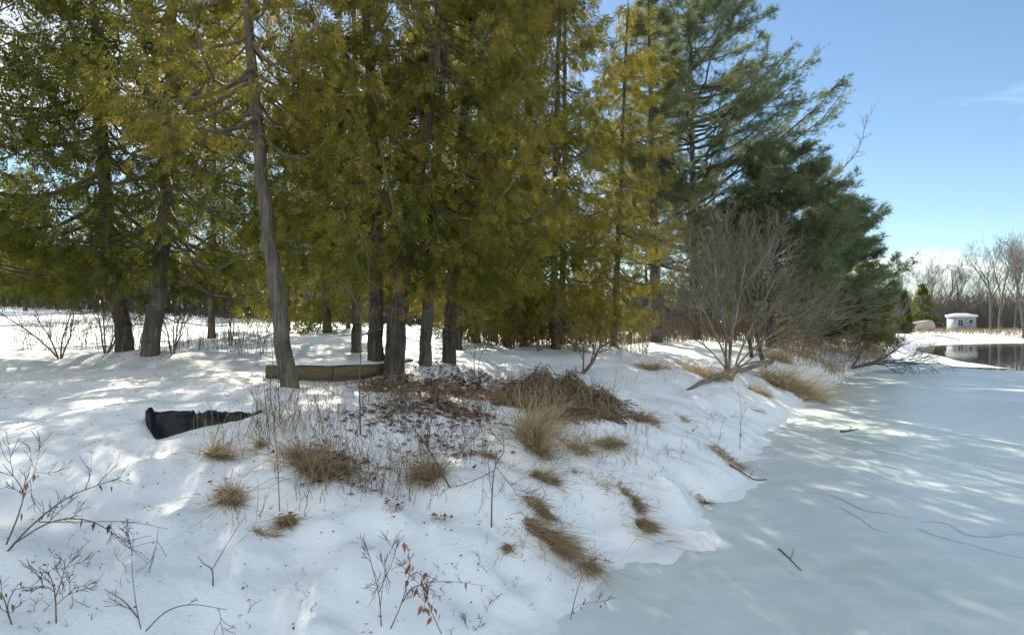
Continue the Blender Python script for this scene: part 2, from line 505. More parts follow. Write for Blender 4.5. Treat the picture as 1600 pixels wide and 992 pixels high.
mb = MB()
hx = np.linspace(-9, 165, 60); hy = np.linspace(-18, 82, 50)
X2, Y2 = np.meshgrid(hx, hy, indexing='ij'); i2 = np.arange(X2.size).reshape(X2.shape)
mb.add(np.stack([X2, Y2, 0 * X2], -1).reshape(-1, 3), np.stack([i2[:-1, :-1], i2[1:, :-1], i2[1:, 1:], i2[:-1, 1:]], -1).reshape(-1, 4))
ice = tag(mb.build('pond_ice', M['ice']), kind='structure')

def on_ice(px, py, z=0.0):
    Y = (CAM_Z - z) * FOC / (py - HOR)
    return np.array([(px - 800) / FOC * Y, Y, z])

def flat_poly(name, outline, mat, z, parent=None):
    pts = np.asarray(outline, float)[:, :2]
    c = pts.mean(0)
    mb = MB(); n = len(pts)
    v = np.vstack([np.c_[pts, np.full(n, z)], [[c[0], c[1], z]]])
    mb.add(v, None, [[i, (i + 1) % n, n] for i in range(n)])
    return mb.build(name, mat, parent)

def closed_curve(pts, n, wob, seed):
    P = np.asarray(pts, float)[:, :2]; m = len(P)
    Pw = np.vstack([P[-1], P, P[0], P[1]])
    u = np.linspace(0, m - 1e-6, n); i = u.astype(int); f = (u - i)[:, None]
    p0, p1, p2, p3 = Pw[i], Pw[i + 1], Pw[i + 2], Pw[(i + 3) % len(Pw)]
    out = 0.5 * (2 * p1 + (p2 - p0) * f + (2 * p0 - 5 * p1 + 4 * p2 - p3) * f ** 2 + (3 * p1 - p0 - 3 * p2 + p3) * f ** 3)
    return out + wob * np.stack([vnoise(out[:, 0] * .5 + seed, out[:, 1] * .5), vnoise(out[:, 0] * .5, out[:, 1] * .5 + seed)], 1)

wat = [on_ice(*p) for p in ((1428, 546), (1455, 540.5), (1510, 538), (1600, 536.5), (1760, 535), (1900, 537), (1900, 560), (1760, 590), (1640, 581), (1560, 573), (1500, 564), (1450, 552))]
tag(flat_poly('pond_water', closed_curve(wat, 90, 0.5, 9), M['water'], 0.006), kind='structure')
wat2 = [on_ice(*p) for p in ((1470, 574.5), (1520, 574), (1600, 577), (1700, 582), (1700, 585), (1600, 580.5), (1520, 576.5))]
tag(flat_poly('pond_water', closed_curve(wat2, 60, 0.15, 4), M['water'], 0.006), kind='structure')

def ribbon(name, pix, width, mat, z, parent):
    """a wet line in the ice sheet"""
    P = catmull([on_ice(*p) for p in pix], 40)[:, :2]
    T = norm(np.gradient(P, axis=0)); Nn = np.stack([-T[:, 1], T[:, 0]], 1)
    w = (np.interp(np.linspace(0, 1, 40), np.linspace(0, 1, len(width)), width) * .6 * (0.8 + 1.2 * vnoise(P[:, 0] * 5, P[:, 1] * 5)))[:, None]
    a = np.c_[P + Nn * w, np.full(40, z)]; b = np.c_[P - Nn * w, np.full(40, z)]
    mb = MB(); i = np.arange(39)
    mb.add(np.vstack([a, b]), np.stack([i, i + 40, i + 41, i + 1], 1))
    return mb.build(name, mat, parent)
ribbon('ice_crack', [(1232, 766), (1300, 775), (1350, 797), (1390, 803), (1425, 812)], [.004, .015, .03, .02, .004], M['crack'], 0.004, ice)
ribbon('ice_crack', [(1238, 768), (1290, 782), (1340, 808), (1370, 828), (1412, 834)], [.003, .008, .012, .012, .004], M['crack'], 0.004, ice)
ribbon('ice_crack', [(1440, 814), (1480, 818), (1510, 834), (1545, 838), (1575, 832), (1640, 838), (1720, 850)], [.012, .035, .05, .05, .07, .08, .05], M['crack'], 0.004, ice)
ribbon('ice_crack', [(1438, 826), (1460, 836), (1520, 852), (1580, 868), (1680, 885)], [.05, .02, .012, .015, .01], M['crack'], 0.004, ice)
ribbon('ice_crack', [(1320, 734), (1350, 742), (1372, 751)], [.006, .012, .004], M['crack'], 0.004, ice)

# ------------------------------------------------------------------ foliage generators
def spray_template(seed, pairs=5):
    """flat fan of a cedar twig: leaflets either side of a rachis, unit length along +X"""
    r = np.random.default_rng(seed)
    V, T = [], []
    def leaf(base, ang, ln, w):
        d = np.array([math.cos(ang), math.sin(ang), 0]); n = np.array([-d[1], d[0], 0])
        b = np.array(base); k = len(V)
        bend = np.array([0, 0, r.uniform(-0.12, 0.05)])
        V.extend([b, b + d * ln + n * w * .8 + bend, b + d * ln * .9 - n * w * .8 + bend])
        T.append([k, k + 1, k + 2])
    leaf((0, 0, 0), 0, 1.0, 0.035)
    for i in range(pairs):
        t = 0.12 + 0.78 * i / pairs
        for s in (-1, 1):
            leaf((t + r.uniform(-.03, .03), 0, -0.08 * t * t), s * r.uniform(.30, .85), (0.60 - 0.40 * t) * r.uniform(.5, 1.2), 0.05 * r.uniform(.7, 1.3))
    return np.array(V), np.array(T)
SPRAYS = [spray_template(i, 5) for i in range(6)]
SPRAYS_LO = [spray_template(i + 20, 2) for i in range(3)]
for _i, (_v, _t) in enumerate(SPRAYS_LO):
    _v[:, 1] *= 1.2

def tuft_template(seed, n=14):
    r = np.random.default_rng(seed); V, T = [], []
    for i in range(n):
        a = r.uniform(0, 2 * math.pi); c = r.uniform(0.25, 1.25)
        d = np.array([math.cos(c), math.sin(c) * math.cos(a), math.sin(c) * math.sin(a)])
        s = norm(np.cross(d, r.normal(size=3))); b = np.array([r.uniform(-.5, .25), 0, 0]); k = len(V)
        ln = r.uniform(.75, 1.1)
        V.extend([b - s * .038, b + s * .038, b + d * ln]); T.append([k, k + 1, k + 2])
    return np.array(V), np.array(T)
TUFTS = [tuft_template(i, 10) for i in range(4)]

def scatter(mb, templates, pos, ax, nrm, scale, tint, rng):
    """place template copies: local X along ax, local Z along nrm"""
    ax = norm(ax); side = norm(np.cross(nrm, ax)); up = np.cross(ax, side)
    which = rng.integers(0, len(templates), len(pos))
    for k, (V, T) in enumerate(templates):
        m = which == k
        n = int(m.sum())
        if not n: continue
        W = (pos[m][:, None] + scale[m][:, None, None] * (V[None, :, :1] * ax[m][:, None] + V[None, :, 1:2] * side[m][:, None] + V[None, :, 2:] * up[m][:, None]))
        F = (T[None] + (np.arange(n) * len(V))[:, None, None]).reshape(-1, 3)
        mb.add(W.reshape(-1, 3), None, F, np.repeat(tint[m], len(V)))

def trunk_mesh(mb, path, radii, sides, rng, flare=0.5):
    k = len(path)
    ang = np.arange(sides) * 2 * np.pi / sides
    T = norm(np.gradient(path, axis=0))
    A = norm(np.cross(T, np.array([0, 1.0, 0.02]))); Bn = np.cross(T, A)
    h = path[:, 2] - path[0, 2]
    ph = rng.uniform(0, 6.28)
    rr = radii[:, None] * (1 + 0.05 * np.sin(3 * ang + ph)[None] + 0.06 * (rng.random((k, sides)) - .5)
         + flare * np.exp(-np.maximum(h, 0) / 0.28)[:, None] * (0.55 + 0.45 * np.sin(4 * ang + ph * 2)[None]))
    V = path[:, None] + rr[..., None] * (np.cos(ang)[None, :, None] * A[:, None] + np.sin(ang)[None, :, None] * Bn[:, None])
    i = np.arange(k * sides).reshape(k, sides)
    Q = np.stack([i[:-1], np.roll(i, -1, 1)[:-1], np.roll(i, -1, 1)[1:], i[1:]], -1).reshape(-1, 4)
    mb.add(V.reshape(-1, 3), Q)

def at_height(path, z):
    """trunk axis at heights z"""
    return np.stack([np.interp(z, path[:, 2], path[:, 0]), np.interp(z, path[:, 2], path[:, 1]), z], 1)

def cedar(root, path, r0, zmin, rmax, seed, nlimb=70, per=75, size=0.27, tint=0.4, tint_sd=0.13, hi=None, mat='cedar_leaf',
          bark='bark_cedar', flare=0.5, taper=0.75, dead=10, bias=None, lo=False, sides=12, fine_to=None, shape=0.5):
    """trunk, limbs that sweep down then out, and hanging flat sprays"""
    rng = np.random.default_rng(seed)
    path = np.asarray(path, float)
    dense = catmull(path, 34)
    dense[1:-1, :2] += 0.012 * rng.normal(size=(32, 2))
    dense[0, 2] -= 0.25
    ztop = dense[-1, 2]
    f = (dense[:, 2] - dense[0, 2]) / (ztop - dense[0, 2])
    rad = r0 * (1 - taper * f) * np.where(f > .85, 1 - (f - .85) / .15 * .8, 1)
    mb = MB(); trunk_mesh(mb, dense, rad, sides, rng, flare)
    tr = mb.build('trunk', M[bark], root, smooth=True)
    # limbs
    u = np.sort(rng.random(nlimb)) ** 1.0
    zl = zmin + (ztop - zmin - 0.3) * u
    o = at_height(dense, zl)
    az = np.arange(nlimb) * 2.39996 + rng.uniform(-.5, .5, nlimb)
    prof = np.clip((1 - u) ** shape, 0.08, 1) * np.clip(0.72 + u * 2.0, 0, 1)
    L = rmax * prof * rng.uniform(.65, 1.12, nlimb)
    d = np.stack([np.cos(az), np.sin(az), 0 * az], 1)
    if bias is not None:
        L = L * (1 + 0.35 * (d[:, :2] @ np.asarray(bias)))
    t = np.linspace(0, 1, 7)
    zo = (-0.30 * np.sin(np.pi * t * 0.85) + 0.20 * t ** 2)
    sag = rng.uniform(.5, 1.4, nlimb)
    side = np.stack([-d[:, 1], d[:, 0], 0 * az], 1)
    sway = rng.uniform(-.18, .18, nlimb)
    P = o[:, None] + d[:, None] * (L[:, None] * t)[..., None] + side[:, None] * ((sway * L)[:, None] * t ** 2)[..., None]
    P[..., 2] += (L * sag)[:, None] * zo
    R = (0.010 + 0.010 * L)[:, None] * (1 - 0.85 * t)[None]
    mbb = MB(); tubes(mbb, P, R, 4)
    # sprays along each limb
    pos, axs, nr, sc, tn = [], [], [], [], []
    tw = []
    base_tint = rng.normal(tint, .06, nlimb)
    for i in range(nlimb):
        far_up = fine_to is not None and zl[i] > fine_to
        m = max(6, int(per * (0.35 + 0.65 * L[i] / rmax) * (0.33 if far_up else 1)))
        s = size * (1.8 if far_up else 1)
        tt = 0.12 + 0.9 * rng.random(m) ** 0.75
        tt = np.minimum(tt, 1.0)
        c = np.stack([np.interp(tt, t, P[i, :, k]) for k in range(3)], 1)
        wd = L[i] * 0.34 * (1.15 - tt) + 0.12
        off = rng.uniform(-1, 1, m) * wd
        p = c + side[i] * off[:, None] + d[i] * (np.abs(off) * 0.35)[:, None]
        p[:, 2] -= np.abs(off) * rng.uniform(.1, .75, m) - rng.uniform(-.03, .06, m)
        pos.append(p)
        a = d[i] * rng.uniform(.15, .9, m)[:, None] + side[i] * (np.sign(off) * rng.uniform(0, .7, m))[:, None]
        a[:, 2] -= rng.uniform(.35, 1.5, m)
        axs.append(a)
        nn = rng.normal(size=(m, 3)); nn[:, 2] *= .45; nn += d[i] * .3
        nr.append(nn)
        sc.append(s * rng.uniform(.65, 1.35, m))
        tn.append(np.clip(base_tint[i] + rng.normal(0, tint_sd, m), 0, 1))
        if not lo:
            kk = rng.random(m) < 0.18
            tw.append(np.stack([c[kk], p[kk]], 1))
    if tw:
        tw = np.concatenate(tw)
        tubes(mbb, tw, np.full(tw.shape[:2], 0.0035), 3, cap=False)
    if dead:
        zd = np.linspace(max(dense[0, 2] + 1.0, zmin - 1.6), zmin + 0.3, dead); od = at_height(dense, zd)
        ad = rng.uniform(0, 6.28, dead); Ld = rng.uniform(.4, 1.5, dead)
        dd = np.stack([np.cos(ad), np.sin(ad), 0 * ad], 1)
        Pd = od[:, None] + dd[:, None] * (Ld[:, None] * t)[..., None]
        Pd[..., 2] += Ld[:, None] * (-0.35 * t + .18 * t ** 2)
        Pd[:, 1:] += 0.02 * rng.normal(size=(dead, 6, 3))
        tubes(mbb, Pd, (0.012 * (1 - .8 * t))[None] * rng.uniform(.6, 1.2, dead)[:, None], 4)
    mbb.build('limbs', M['twig'] if bark != 'bark_pine' else M['bark_pine'], root, kind='stuff')
    mbl = MB()
    scatter(mbl, SPRAYS_LO if lo else SPRAYS, np.concatenate(pos), np.concatenate(axs), np.concatenate(nr), np.concatenate(sc), np.concatenate(tn), rng)
    mbl.build('crown', M[mat], root, kind='stuff')
    return root

def pine(root, path, r0, zmin, ztop_frac, rmax, seed, nlimb=60, per=120, size=0.15, tint=0.4, rise=0.35, bias=None, shape=0.7, flare=0.4, dead_limb=None):
    """white pine: tiers of rising limbs ending in plumes of needle tufts"""
    rng = np.random.default_rng(seed)
    dense = catmull(np.asarray(path, float), 34); dense[0, 2] -= .25
    ztop = dense[-1, 2]
    f = (dense[:, 2] - dense[0, 2]) / (ztop - dense[0, 2])
    mb = MB(); trunk_mesh(mb, dense, r0 * (1 - .9 * f), 12, rng, flare)
    mb.build('trunk', M['bark_pine'], root, smooth=True)
    tier = np.sort(rng.integers(0, max(3, nlimb // 4), nlimb)) / max(3, nlimb // 4)
    u = np.clip(tier + rng.uniform(0, .02, nlimb), 0, .985)
    zl = zmin + (ztop - zmin) * u
    o = at_height(dense, zl)
    az = rng.uniform(0, 2 * np.pi, nlimb)
    d = np.stack([np.cos(az), np.sin(az), 0 * az], 1); side = np.stack([-d[:, 1], d[:, 0], 0 * az], 1)
    L = rmax * np.clip((1 - u) ** shape, .06, 1) * rng.uniform(.6, 1.1, nlimb)
    if bias is not None: L = L * (1 + 0.4 * (d[:, :2] @ np.asarray(bias)))
    t = np.linspace(0, 1, 8)
    r_i = rise * rng.uniform(.6, 1.4, nlimb)
    P = o[:, None] + d[:, None] * (L[:, None] * t)[..., None]
    P[..., 2] += L[:, None] * (r_i[:, None] * (0.25 * t + .75 * t ** 2.0)[None])
    P[:, 1:] += 0.015 * rng.normal(size=(nlimb, 7, 3)) * L[:, None, None]
    mbb = MB(); tubes(mbb, P, (0.012 + .011 * L)[:, None] * (1 - .85 * t)[None], 5)
    pos, axs, nr, sc, tn, tws = [], [], [], [], [], []
    bt = rng.normal(tint, .08, nlimb)
    for i in range(nlimb):
        nb = int(6 + 5 * L[i])                       # side shoots along the limb
        tb = np.clip(rng.uniform(.28, 1.0, nb), 0, 1)
        c = np.stack([np.interp(tb, t, P[i, :, k]) for k in range(3)], 1)
        sg = rng.choice([-1, 1], nb)
        ln = (0.42 * L[i] * (1.1 - tb) + .2) * rng.uniform(.6, 1.2, nb)
        dv = norm(d[i] * rng.uniform(.6, 1.2, nb)[:, None] + side[i] * (sg * rng.uniform(.3, .9, nb))[:, None] + np.array([0, 0, 1]) * rng.uniform(-.05, .5, nb)[:, None])
        e = c + dv * ln[:, None]
        tws.append(np.stack([c, (c + e) / 2, e], 1))
        m = max(3, int(per / nb * (0.4 + .6 * L[i] / rmax)))
        s = rng.uniform(.15, 1.05, (nb, m))
        p = c[:, None] + (e - c)[:, None] * s[..., None] + rng.normal(size=(nb, m, 3)) * .06 * (size / .15)
        a = dv[:, None] + rng.normal(size=(nb, m, 3)) * .45 + np.array([0, 0, .35])
        pos.append(p.reshape(-1, 3)); axs.append(a.reshape(-1, 3)); nr.append(rng.normal(size=(nb * m, 3)))
        sc.append(size * rng.uniform(.75, 1.25, nb * m)); tn.append(np.clip(bt[i] + rng.normal(0, .12, nb * m), 0, 1))
    tws = np.concatenate(tws)
    tubes(mbb, tws, np.array([.008, .006, .004])[None].repeat(len(tws), 0), 3, cap=False)
    mbb.build('limbs', M['bark_pine'], root, kind='stuff')
    mbl = MB()
    scatter(mbl, TUFTS, np.concatenate(pos), np.concatenate(axs), np.concatenate(nr), np.concatenate(sc), np.concatenate(tn), rng)
    mbl.build('crown', M['pine_leaf'], root, kind='stuff')
    return root

def grow(out, p, d, ln, r, level, rng, nch, spread, lift, minr, wander=.12, first=.3, drift=None):
    """recursive bare branching; out[level] collects (path, radii)"""
    n = 6 if level == 0 else (5 if level == 1 else 4)
    pts = [np.array(p, float)]; dd = np.array(d, float)
    for i in range(n - 1):
        dd = norm(dd + rng.normal(size=3) * wander + np.array([0, 0, lift]) + (0 if drift is None else np.asarray(drift)))
        pts.append(pts[-1] + dd * ln / (n - 1))
    pts = np.array(pts); rr = np.maximum(r * np.linspace(1, .42 if level < len(nch) else .3, n), minr)
    out.setdefault(level, []).append((pts, rr))
    if level < len(nch):
        for k in range(nch[level]):
            t = first + (1 - first) * (k + rng.random()) / nch[level]
            t = min(t, .98); j = min(int(t * (n - 1)), n - 2); f = t * (n - 1) - j
            c = pts[j] * (1 - f) + pts[j + 1] * f
            dl = norm(pts[j + 1] - pts[j])
            s = norm(np.cross(dl, rng.normal(size=3)))
            a = spread * rng.uniform(.6, 1.35)
            grow(out, c, dl * math.cos(a) + s * math.sin(a), ln * rng.uniform(.45, .75) * (1.15 - .45 * t), np.interp(t, np.linspace(0, 1, n), rr) * rng.uniform(.45, .7),
                 level + 1, rng, nch, spread, lift, minr, wander, .22)

def emit(out, mb, lo, hi, sides):
    for lv, items in out.items():
        if lo <= lv <= hi:
            tubes(mb, np.array([i[0] for i in items]), np.array([i[1] for i in items]), sides(lv) if callable(sides) else sides, cap=lv < 2)

def trunk_path(foot, pix, top_z, drift=(0, 0)):
    """trunk axis from its foot through photo pixels at the foot's own distance, then up to top_z"""
    Y = foot[1]
    pts = [foot.copy()]
    for k, p in enumerate(pix):
        q = PX(p[0], p[1], Y); pts.append(q)
    a, b = pts[-2], pts[-1]
    g = (b - a) / (b[2] - a[2]) * 0.5
    e = b + g * (top_z - b[2]); e[0] += drift[0]; e[1] += drift[1]
    pts.append(e)
    return np.array(pts)

# ------------------------------------------------------------------ the trees
def tree_root(name, foot, label, category='tree', group=None):
    return thing(name, tuple(foot), label, category, group)

CED = 'cedars of the grove on the bank'
f = FEET['left_a']
cedar(tree_root('cedar_tree', f, 'dark cedar leaning left, left trunk of the V-shaped pair on the snow', group=CED), trunk_path(f, [(188, 490), (178, 420), (168, 340), (158, 200), (150, 60)], 13),
      0.150, 3.0, 3.4, 101, nlimb=84, per=112, size=.22, tint=0.22, fine_to=7.8, dead=16, bias=(-.3, .2))
f = FEET['left_b']
cedar(tree_root('cedar_tree', f, 'grey-brown cedar leaning right, right trunk of the V-shaped pair', group=CED), trunk_path(f, [(243, 480), (252, 400), (259, 320), (266, 180), (270, 40)], 13.5),
      0.160, 3.1, 3.4, 102, bark='bark_lit', nlimb=84, per=112, size=.22, tint=0.26, fine_to=7.8, dead=16, bias=(.2, -.2))
f = FEET['lean']
cedar(tree_root('cedar_tree', f, 'slender bare-stemmed cedar trunk leaning left in front of the wooden planter', group=CED), trunk_path(f, [(444, 540), (430, 440), (414, 320), (401, 180), (390, 60)], 12.5),
      0.122, 4.9, 2.3, 103, bark='bark_lit', nlimb=60, per=92, size=.22, tint=0.52, tint_sd=.12, fine_to=8.0, dead=8, bias=(-.6, -.5))
f = FEET['back']
cedar(tree_root('cedar_tree', f, 'narrow dark cedar standing behind the wooden planter', group=CED), trunk_path(f, [(556, 470), (556, 300), (555, 150), (553, 0)], 13.5),
      0.125, 3.4, 2.2, 104, nlimb=62, per=84, size=.23, tint=0.28, fine_to=9.5)
f = FEET['dark']
cedar(tree_root('cedar_tree', f, 'dark cedar trunk at the left of the crowded clump, touching the thick one', group=CED), trunk_path(f, [(587, 500), (590, 400), (588, 280), (580, 120), (572, 0)], 13),
      0.140, 3.1, 2.0, 105, nlimb=62, per=84, size=.23, tint=0.34, fine_to=8.5, bias=(-.2, -.4))
f = FEET['thick']
cedar(tree_root('cedar_tree', f, 'thickest cedar of the clump, shaggy trunk leaning right', group=CED), trunk_path(f, [(620, 510), (631, 420), (643, 330), (664, 200), (682, 60)], 14.5),
      0.175, 3.3, 2.3, 106, nlimb=70, per=90, size=.23, tint=0.40, fine_to=8.8, bias=(.1, -.6))
f = FEET['slim']
cedar(tree_root('cedar_tree', f, 'slim pale grey cedar trunk in the clump beside the thick one', group=CED), trunk_path(f, [(668, 500), (673, 430), (680, 300), (690, 150), (697, 0)], 13),
      0.112, 3.0, 2.0, 107, bark='bark_lit', nlimb=62, per=84, size=.23, tint=0.42, fine_to=8.8, bias=(.3, -.5))
f = FEET['banded']
cedar(tree_root('cedar_tree', f, 'dark banded cedar trunk at the right end of the clump', group=CED), trunk_path(f, [(704, 500), (708, 430), (714, 320), (728, 160), (738, 20)], 13),
      0.128, 2.9, 2.3, 108, nlimb=66, per=92, size=.22, tint=0.44, fine_to=9.0, bias=(.6, -.2))
# the cedar whose boughs hang over the bramble mound
f = g0(868, 546)
cedar(tree_root('cedar_tree', f, 'olive cedar with low hanging boughs above the bramble mound', group=CED), trunk_path(f, [(866, 480), (868, 300), (872, 100), (875, 0)], 17),
      0.13, 1.95, 2.9, 109, nlimb=104, per=100, size=.23, tint=0.46, fine_to=10, bias=(.1, -.3), dead=4)
f = g0(958, 541)
cedar(tree_root('cedar_tree', f, 'golden-brown cedar with drooping boughs left of the grey trunk', group=CED), trunk_path(f, [(962, 480), (968, 330), (975, 150), (980, 40)], 14.5),
      0.12, 2.15, 2.5, 110, nlimb=78, per=100, size=.23, tint=0.54, fine_to=10.5, bias=(.3, -.2), dead=4)

for px, Y, h_, t_, sd_, lab in ((-70, 11.0, 14, .22, 135, 'dark cedar whose boughs hang in from the left edge'), (-230, 8.5, 13, .3, 136, 'cedar added just outside the left edge of the view to shade the snow'), (792, 17.5, 15, .40, 131, 'added thin-trunked cedar at the back between the banded trunk and the low boughs'),  # outermost left cedar is out of view, added to shade the snow
                               (878, 19.0, 16, .42, 132, 'added thin-trunked cedar at the back, right beside the low-boughed cedar'),  # back cedars added to thicken the shade on the lower ice
                               (716, 16.0, 14.5, .36, 133, 'added cedar directly behind the banded trunk'),
                               (330, 19.5, 14, .25, 134, 'thin dark cedar at the back between the pair and the leaning trunk')):
    X = (px - 800) / FOC * Y; f = np.array([X, Y, gz(X, Y)])
    cedar(tree_root('cedar_tree', f, lab, group=CED), np.array([f, f + [.05, 0, 3], f + [.1, 0, 8], f + [.1, .1, h_]]), (.15 if px < 0 else .12), f[2] + (2.0 if px < 500 else 1.0), (3.5 if px < 0 else 2.7), sd_, nlimb=86, per=74, size=.34, tint=t_, lo=True, sides=9, dead=5)
    if px == 878: BACK = [o for o in COL.objects if o.get('label') == lab][0]

# shaded row of cedars behind the grove
ROW = 'cedars along the far side of the field'
row_label = 'dense dark cedar in the row along the far side of the snowy field'
proto_row = []
for k in range(3):
    f = np.array([0, 0, 0.0])
    root = tree_root('cedar_tree', f, row_label, group=ROW)
    h = (12.5, 14.5, 11.0)[k]
    p = np.array([[0, 0, 0], [.05, .02, 3], [.1 - .1 * k, 0, 7], [.05 * k, .1, h]])
    cedar(root, p, 0.15, (2.0, 2.6, 0.7)[k], (2.9, 3.1, 2.6)[k], 200 + k, nlimb=84, per=70, size=0.42, tint=(0.2, 0.28, 0.34)[k], lo=True, sides=8, dead=8)
    proto_row.append(root)
def copy_thing(root, loc, rz=0, sc=1.0, label=None):
    c = root.copy(); COL.objects.link(c)
    c.location = loc; c.rotation_euler = (0, 0, rz); c.scale = (sc, sc, sc)
    if label: c['label'] = label
    for ch in root.children:
        q = ch.copy(); COL.objects.link(q); q.parent = c
        for g in ch.children:
            h = g.copy(); COL.objects.link(h); h.parent = q
    return c
for px, Y, s_, lab in ((818, 18.0, 1.12, 'added cedar at the back, directly left of the low-boughed cedar'), (745, 19.5, 1.1, 'added cedar at the back, second behind the banded trunk'), (772, 21, 1.2, 'added tall cedar at the back between the clump and the mound'),):  # extra copies behind the grove, added as canopy to shade the ice
    X = (px - 800) / FOC * Y
    copy_thing(BACK, (X, Y, gz(X, Y)), px * .7, s_, lab)
row = [(40, 40), (-70, 42), (150, 44), (255, 41), (350, 45), (-190, 40), (448, 27), (512, 24), (545, 34), (640, 40), (735, 42), (-330, 44), (30, 49), (205, 50), (420, 50), (820, 46), (930, 44), (1010, 47), (1100, 45), (-150, 21), (-260, 16)]
used = [False] * 3
for n_, (px, Y) in enumerate(row):
    k = 2 if 440 < px < 560 else n_ % 2
    X = (px - 800) / FOC * Y
    loc = (X, Y, gz(X, Y))
    sc_ = (.85 if Y > 33 else 1.0) + 0.22 * ((n_ * 37) % 10) / 10
    if not used[k]:
        used[k] = True
        r_ = proto_row[k]; r_.location = loc; r_.scale = (sc_,) * 3; r_.rotation_euler = (0, 0, n_ * 1.3)
    else:
        r_ = copy_thing(proto_row[k], loc, n_ * 1.3, sc_)
    if px == 448: r_['label'] = 'bushy evergreen reaching the snow, seen right of the leaning trunk'
    if px == 512: r_['label'] = 'bushy evergreen reaching the snow, seen just left of the narrow back trunk'
    if px == 545: r_['label'] = 'bushy evergreen furthest back behind the narrow back trunk'
    if px < -100 and Y < 25: r_['label'] = ('out-of-view dark cedar well left of the V-shaped pair, kept for its shade' if Y > 20 else 'out-of-view dark cedar past the left edge, kept for its shade')  # both stand out of view, kept as shade casters for the left snow

# pines on the right
f = FEET['grey']
pine(tree_root('pine_tree', f, 'straight grey-trunked pine with thin crown, left of the two pines'), trunk_path(f, [(1024, 460), (1021, 330), (1017, 160), (1014, 40)], 17),
     0.24, 4.2, 1, 3.2, 301, nlimb=95, per=180, size=0.17, tint=0.62, rise=.25, flare=.45)
f = FEET['pine']
pine(tree_root('pine_tree', f, 'tall dark white pine with plumed limbs reaching over the pond'), trunk_path(f, [(1085, 460), (1083, 330), (1080, 160), (1076, 20)], 18),
     0.26, 4.4, 1, 6.3, 302, nlimb=170, per=270, size=0.21, tint=0.42, rise=.45, bias=(.25, -.1), shape=.28)
X = (1205 - 800) / FOC * 24; f = np.array([X, 24, gz(X, 24)])
p2_ = pine(tree_root('pine_tree', f, 'broad white pine behind the bare bush, crown sloping to the pond'), np.array([f, f + [.1, 0, 3], f + [.3, 0, 6], f + [.3, 0, 8.6]]),
     0.24, f[2] + 1.0, 1, 5.0, 303, nlimb=130, per=220, size=0.26, tint=0.5, rise=.35, bias=(.3, -.1), shape=.62)
PINE2 = p2_.name
rng = np.random.default_rng(77); out = {}
P = catmull([PX(1235, 310, 23.5), PX(1285, 285, 23), PX(1325, 255, 23), PX(1345, 225, 23), PX(1352, 192, 23)], 12)
mb = MB(); tubes(mb, P, np.linspace(.035, .008, 12), 5)
for k in range(5, 12):
    for q in range(2):
        grow(out, P[k], norm(norm(P[k] - P[k - 1]) + rng.normal(size=3) * .7), rng.uniform(.3, .7), .01, 0, rng, (3,), .5, .03, .005)
emit(out, mb, 0, 3, 3)
mb.build('dead_limb', M['bark_grey'], bpy.data.objects[PINE2], kind='stuff')
X = (1300 - 800) / FOC * 29; f = np.array([X, 29, gz(X, 29)])
pine(tree_root('pine_tree', f, 'smaller white pine at the right end of the grove'), np.array([f, f + [0, 0, 2], f + [.1, 0, 5], f + [.2, 0, 7.6]]),
     0.18, f[2] + 1.0, 1, 3.4, 304, nlimb=90, per=230, size=0.26, tint=0.30, rise=.4, shape=.6)
X = (1352 - 800) / FOC * 30; f = np.array([X, 30, gz(X, 30)])
cedar(tree_root('cedar_tree', f, 'low rounded cedar at the right end of the grove beside the ice'), np.array([f, f + [0, 0, 1.5], f + [.1, 0, 3.4], f + [.1, 0, 5.4]]),
      0.14, f[2] + .5, 1.9, 305, nlimb=70, per=70, size=0.34, tint=0.25, lo=True, dead=3)
X = (1262 - 800) / FOC * 27; f = np.array([X, 27, gz(X, 27)])
cedar(tree_root('cedar_tree', f, 'squat dark cedar behind the bare bush'), np.array([f, f + [0, 0, 1.5], f + [.1, 0, 3.0], f + [.1, 0, 5.0]]),
      0.14, f[2] + .7, 2.1, 306, nlimb=70, per=70, size=0.34, tint=0.18, lo=True, dead=3)
f = g0(984, 529)
pine(tree_root('pine_tree', f, 'young blue-green pine beneath the golden-brown cedar'), np.array([f, f + [0, 0, .8], f + [.0, 0, 1.8], f + [.05, 0, 2.9]]),
     0.06, f[2] + .45, 1, 1.5, 307, nlimb=44, per=90, size=0.15, tint=0.22, rise=.3, shape=.5)

# ------------------------------------------------------------------ bare bush, dark post trunk, leaning sapling
def bare_plant(name, foot, label, category, stems, nch, spread, lift, minr, seed, mat='twig', trunk_mat=None, group=None, wander=.12, stem_name='stem'):
    rng = np.random.default_rng(seed)
    root = thing(name, tuple(foot), label, category, group)
    mbt = MB()
    for st_ in stems:
        (d, ln, r), drift = st_[:3], (st_[3] if len(st_) > 3 else None)
        out = {}
        st = np.asarray(foot) + np.array([rng.uniform(-1, 1) * r * 1.5, rng.uniform(-1, 1) * r * 1.5, -.06])
        grow(out, st, norm(np.array(d, float)), ln, r, 0, rng, nch, spread, lift, minr, wander, drift=drift)
        mbs = MB(); emit(out, mbs, 0, 0, 7)
        mbs.build(stem_name, M[trunk_mat or mat], root, smooth=True)
        emit(out, mbt, 1, 9, lambda l: 4 if l == 1 else 3)
    if mbt.n:
        mbt.build('twigs', M[mat], root, kind='stuff')
    return root

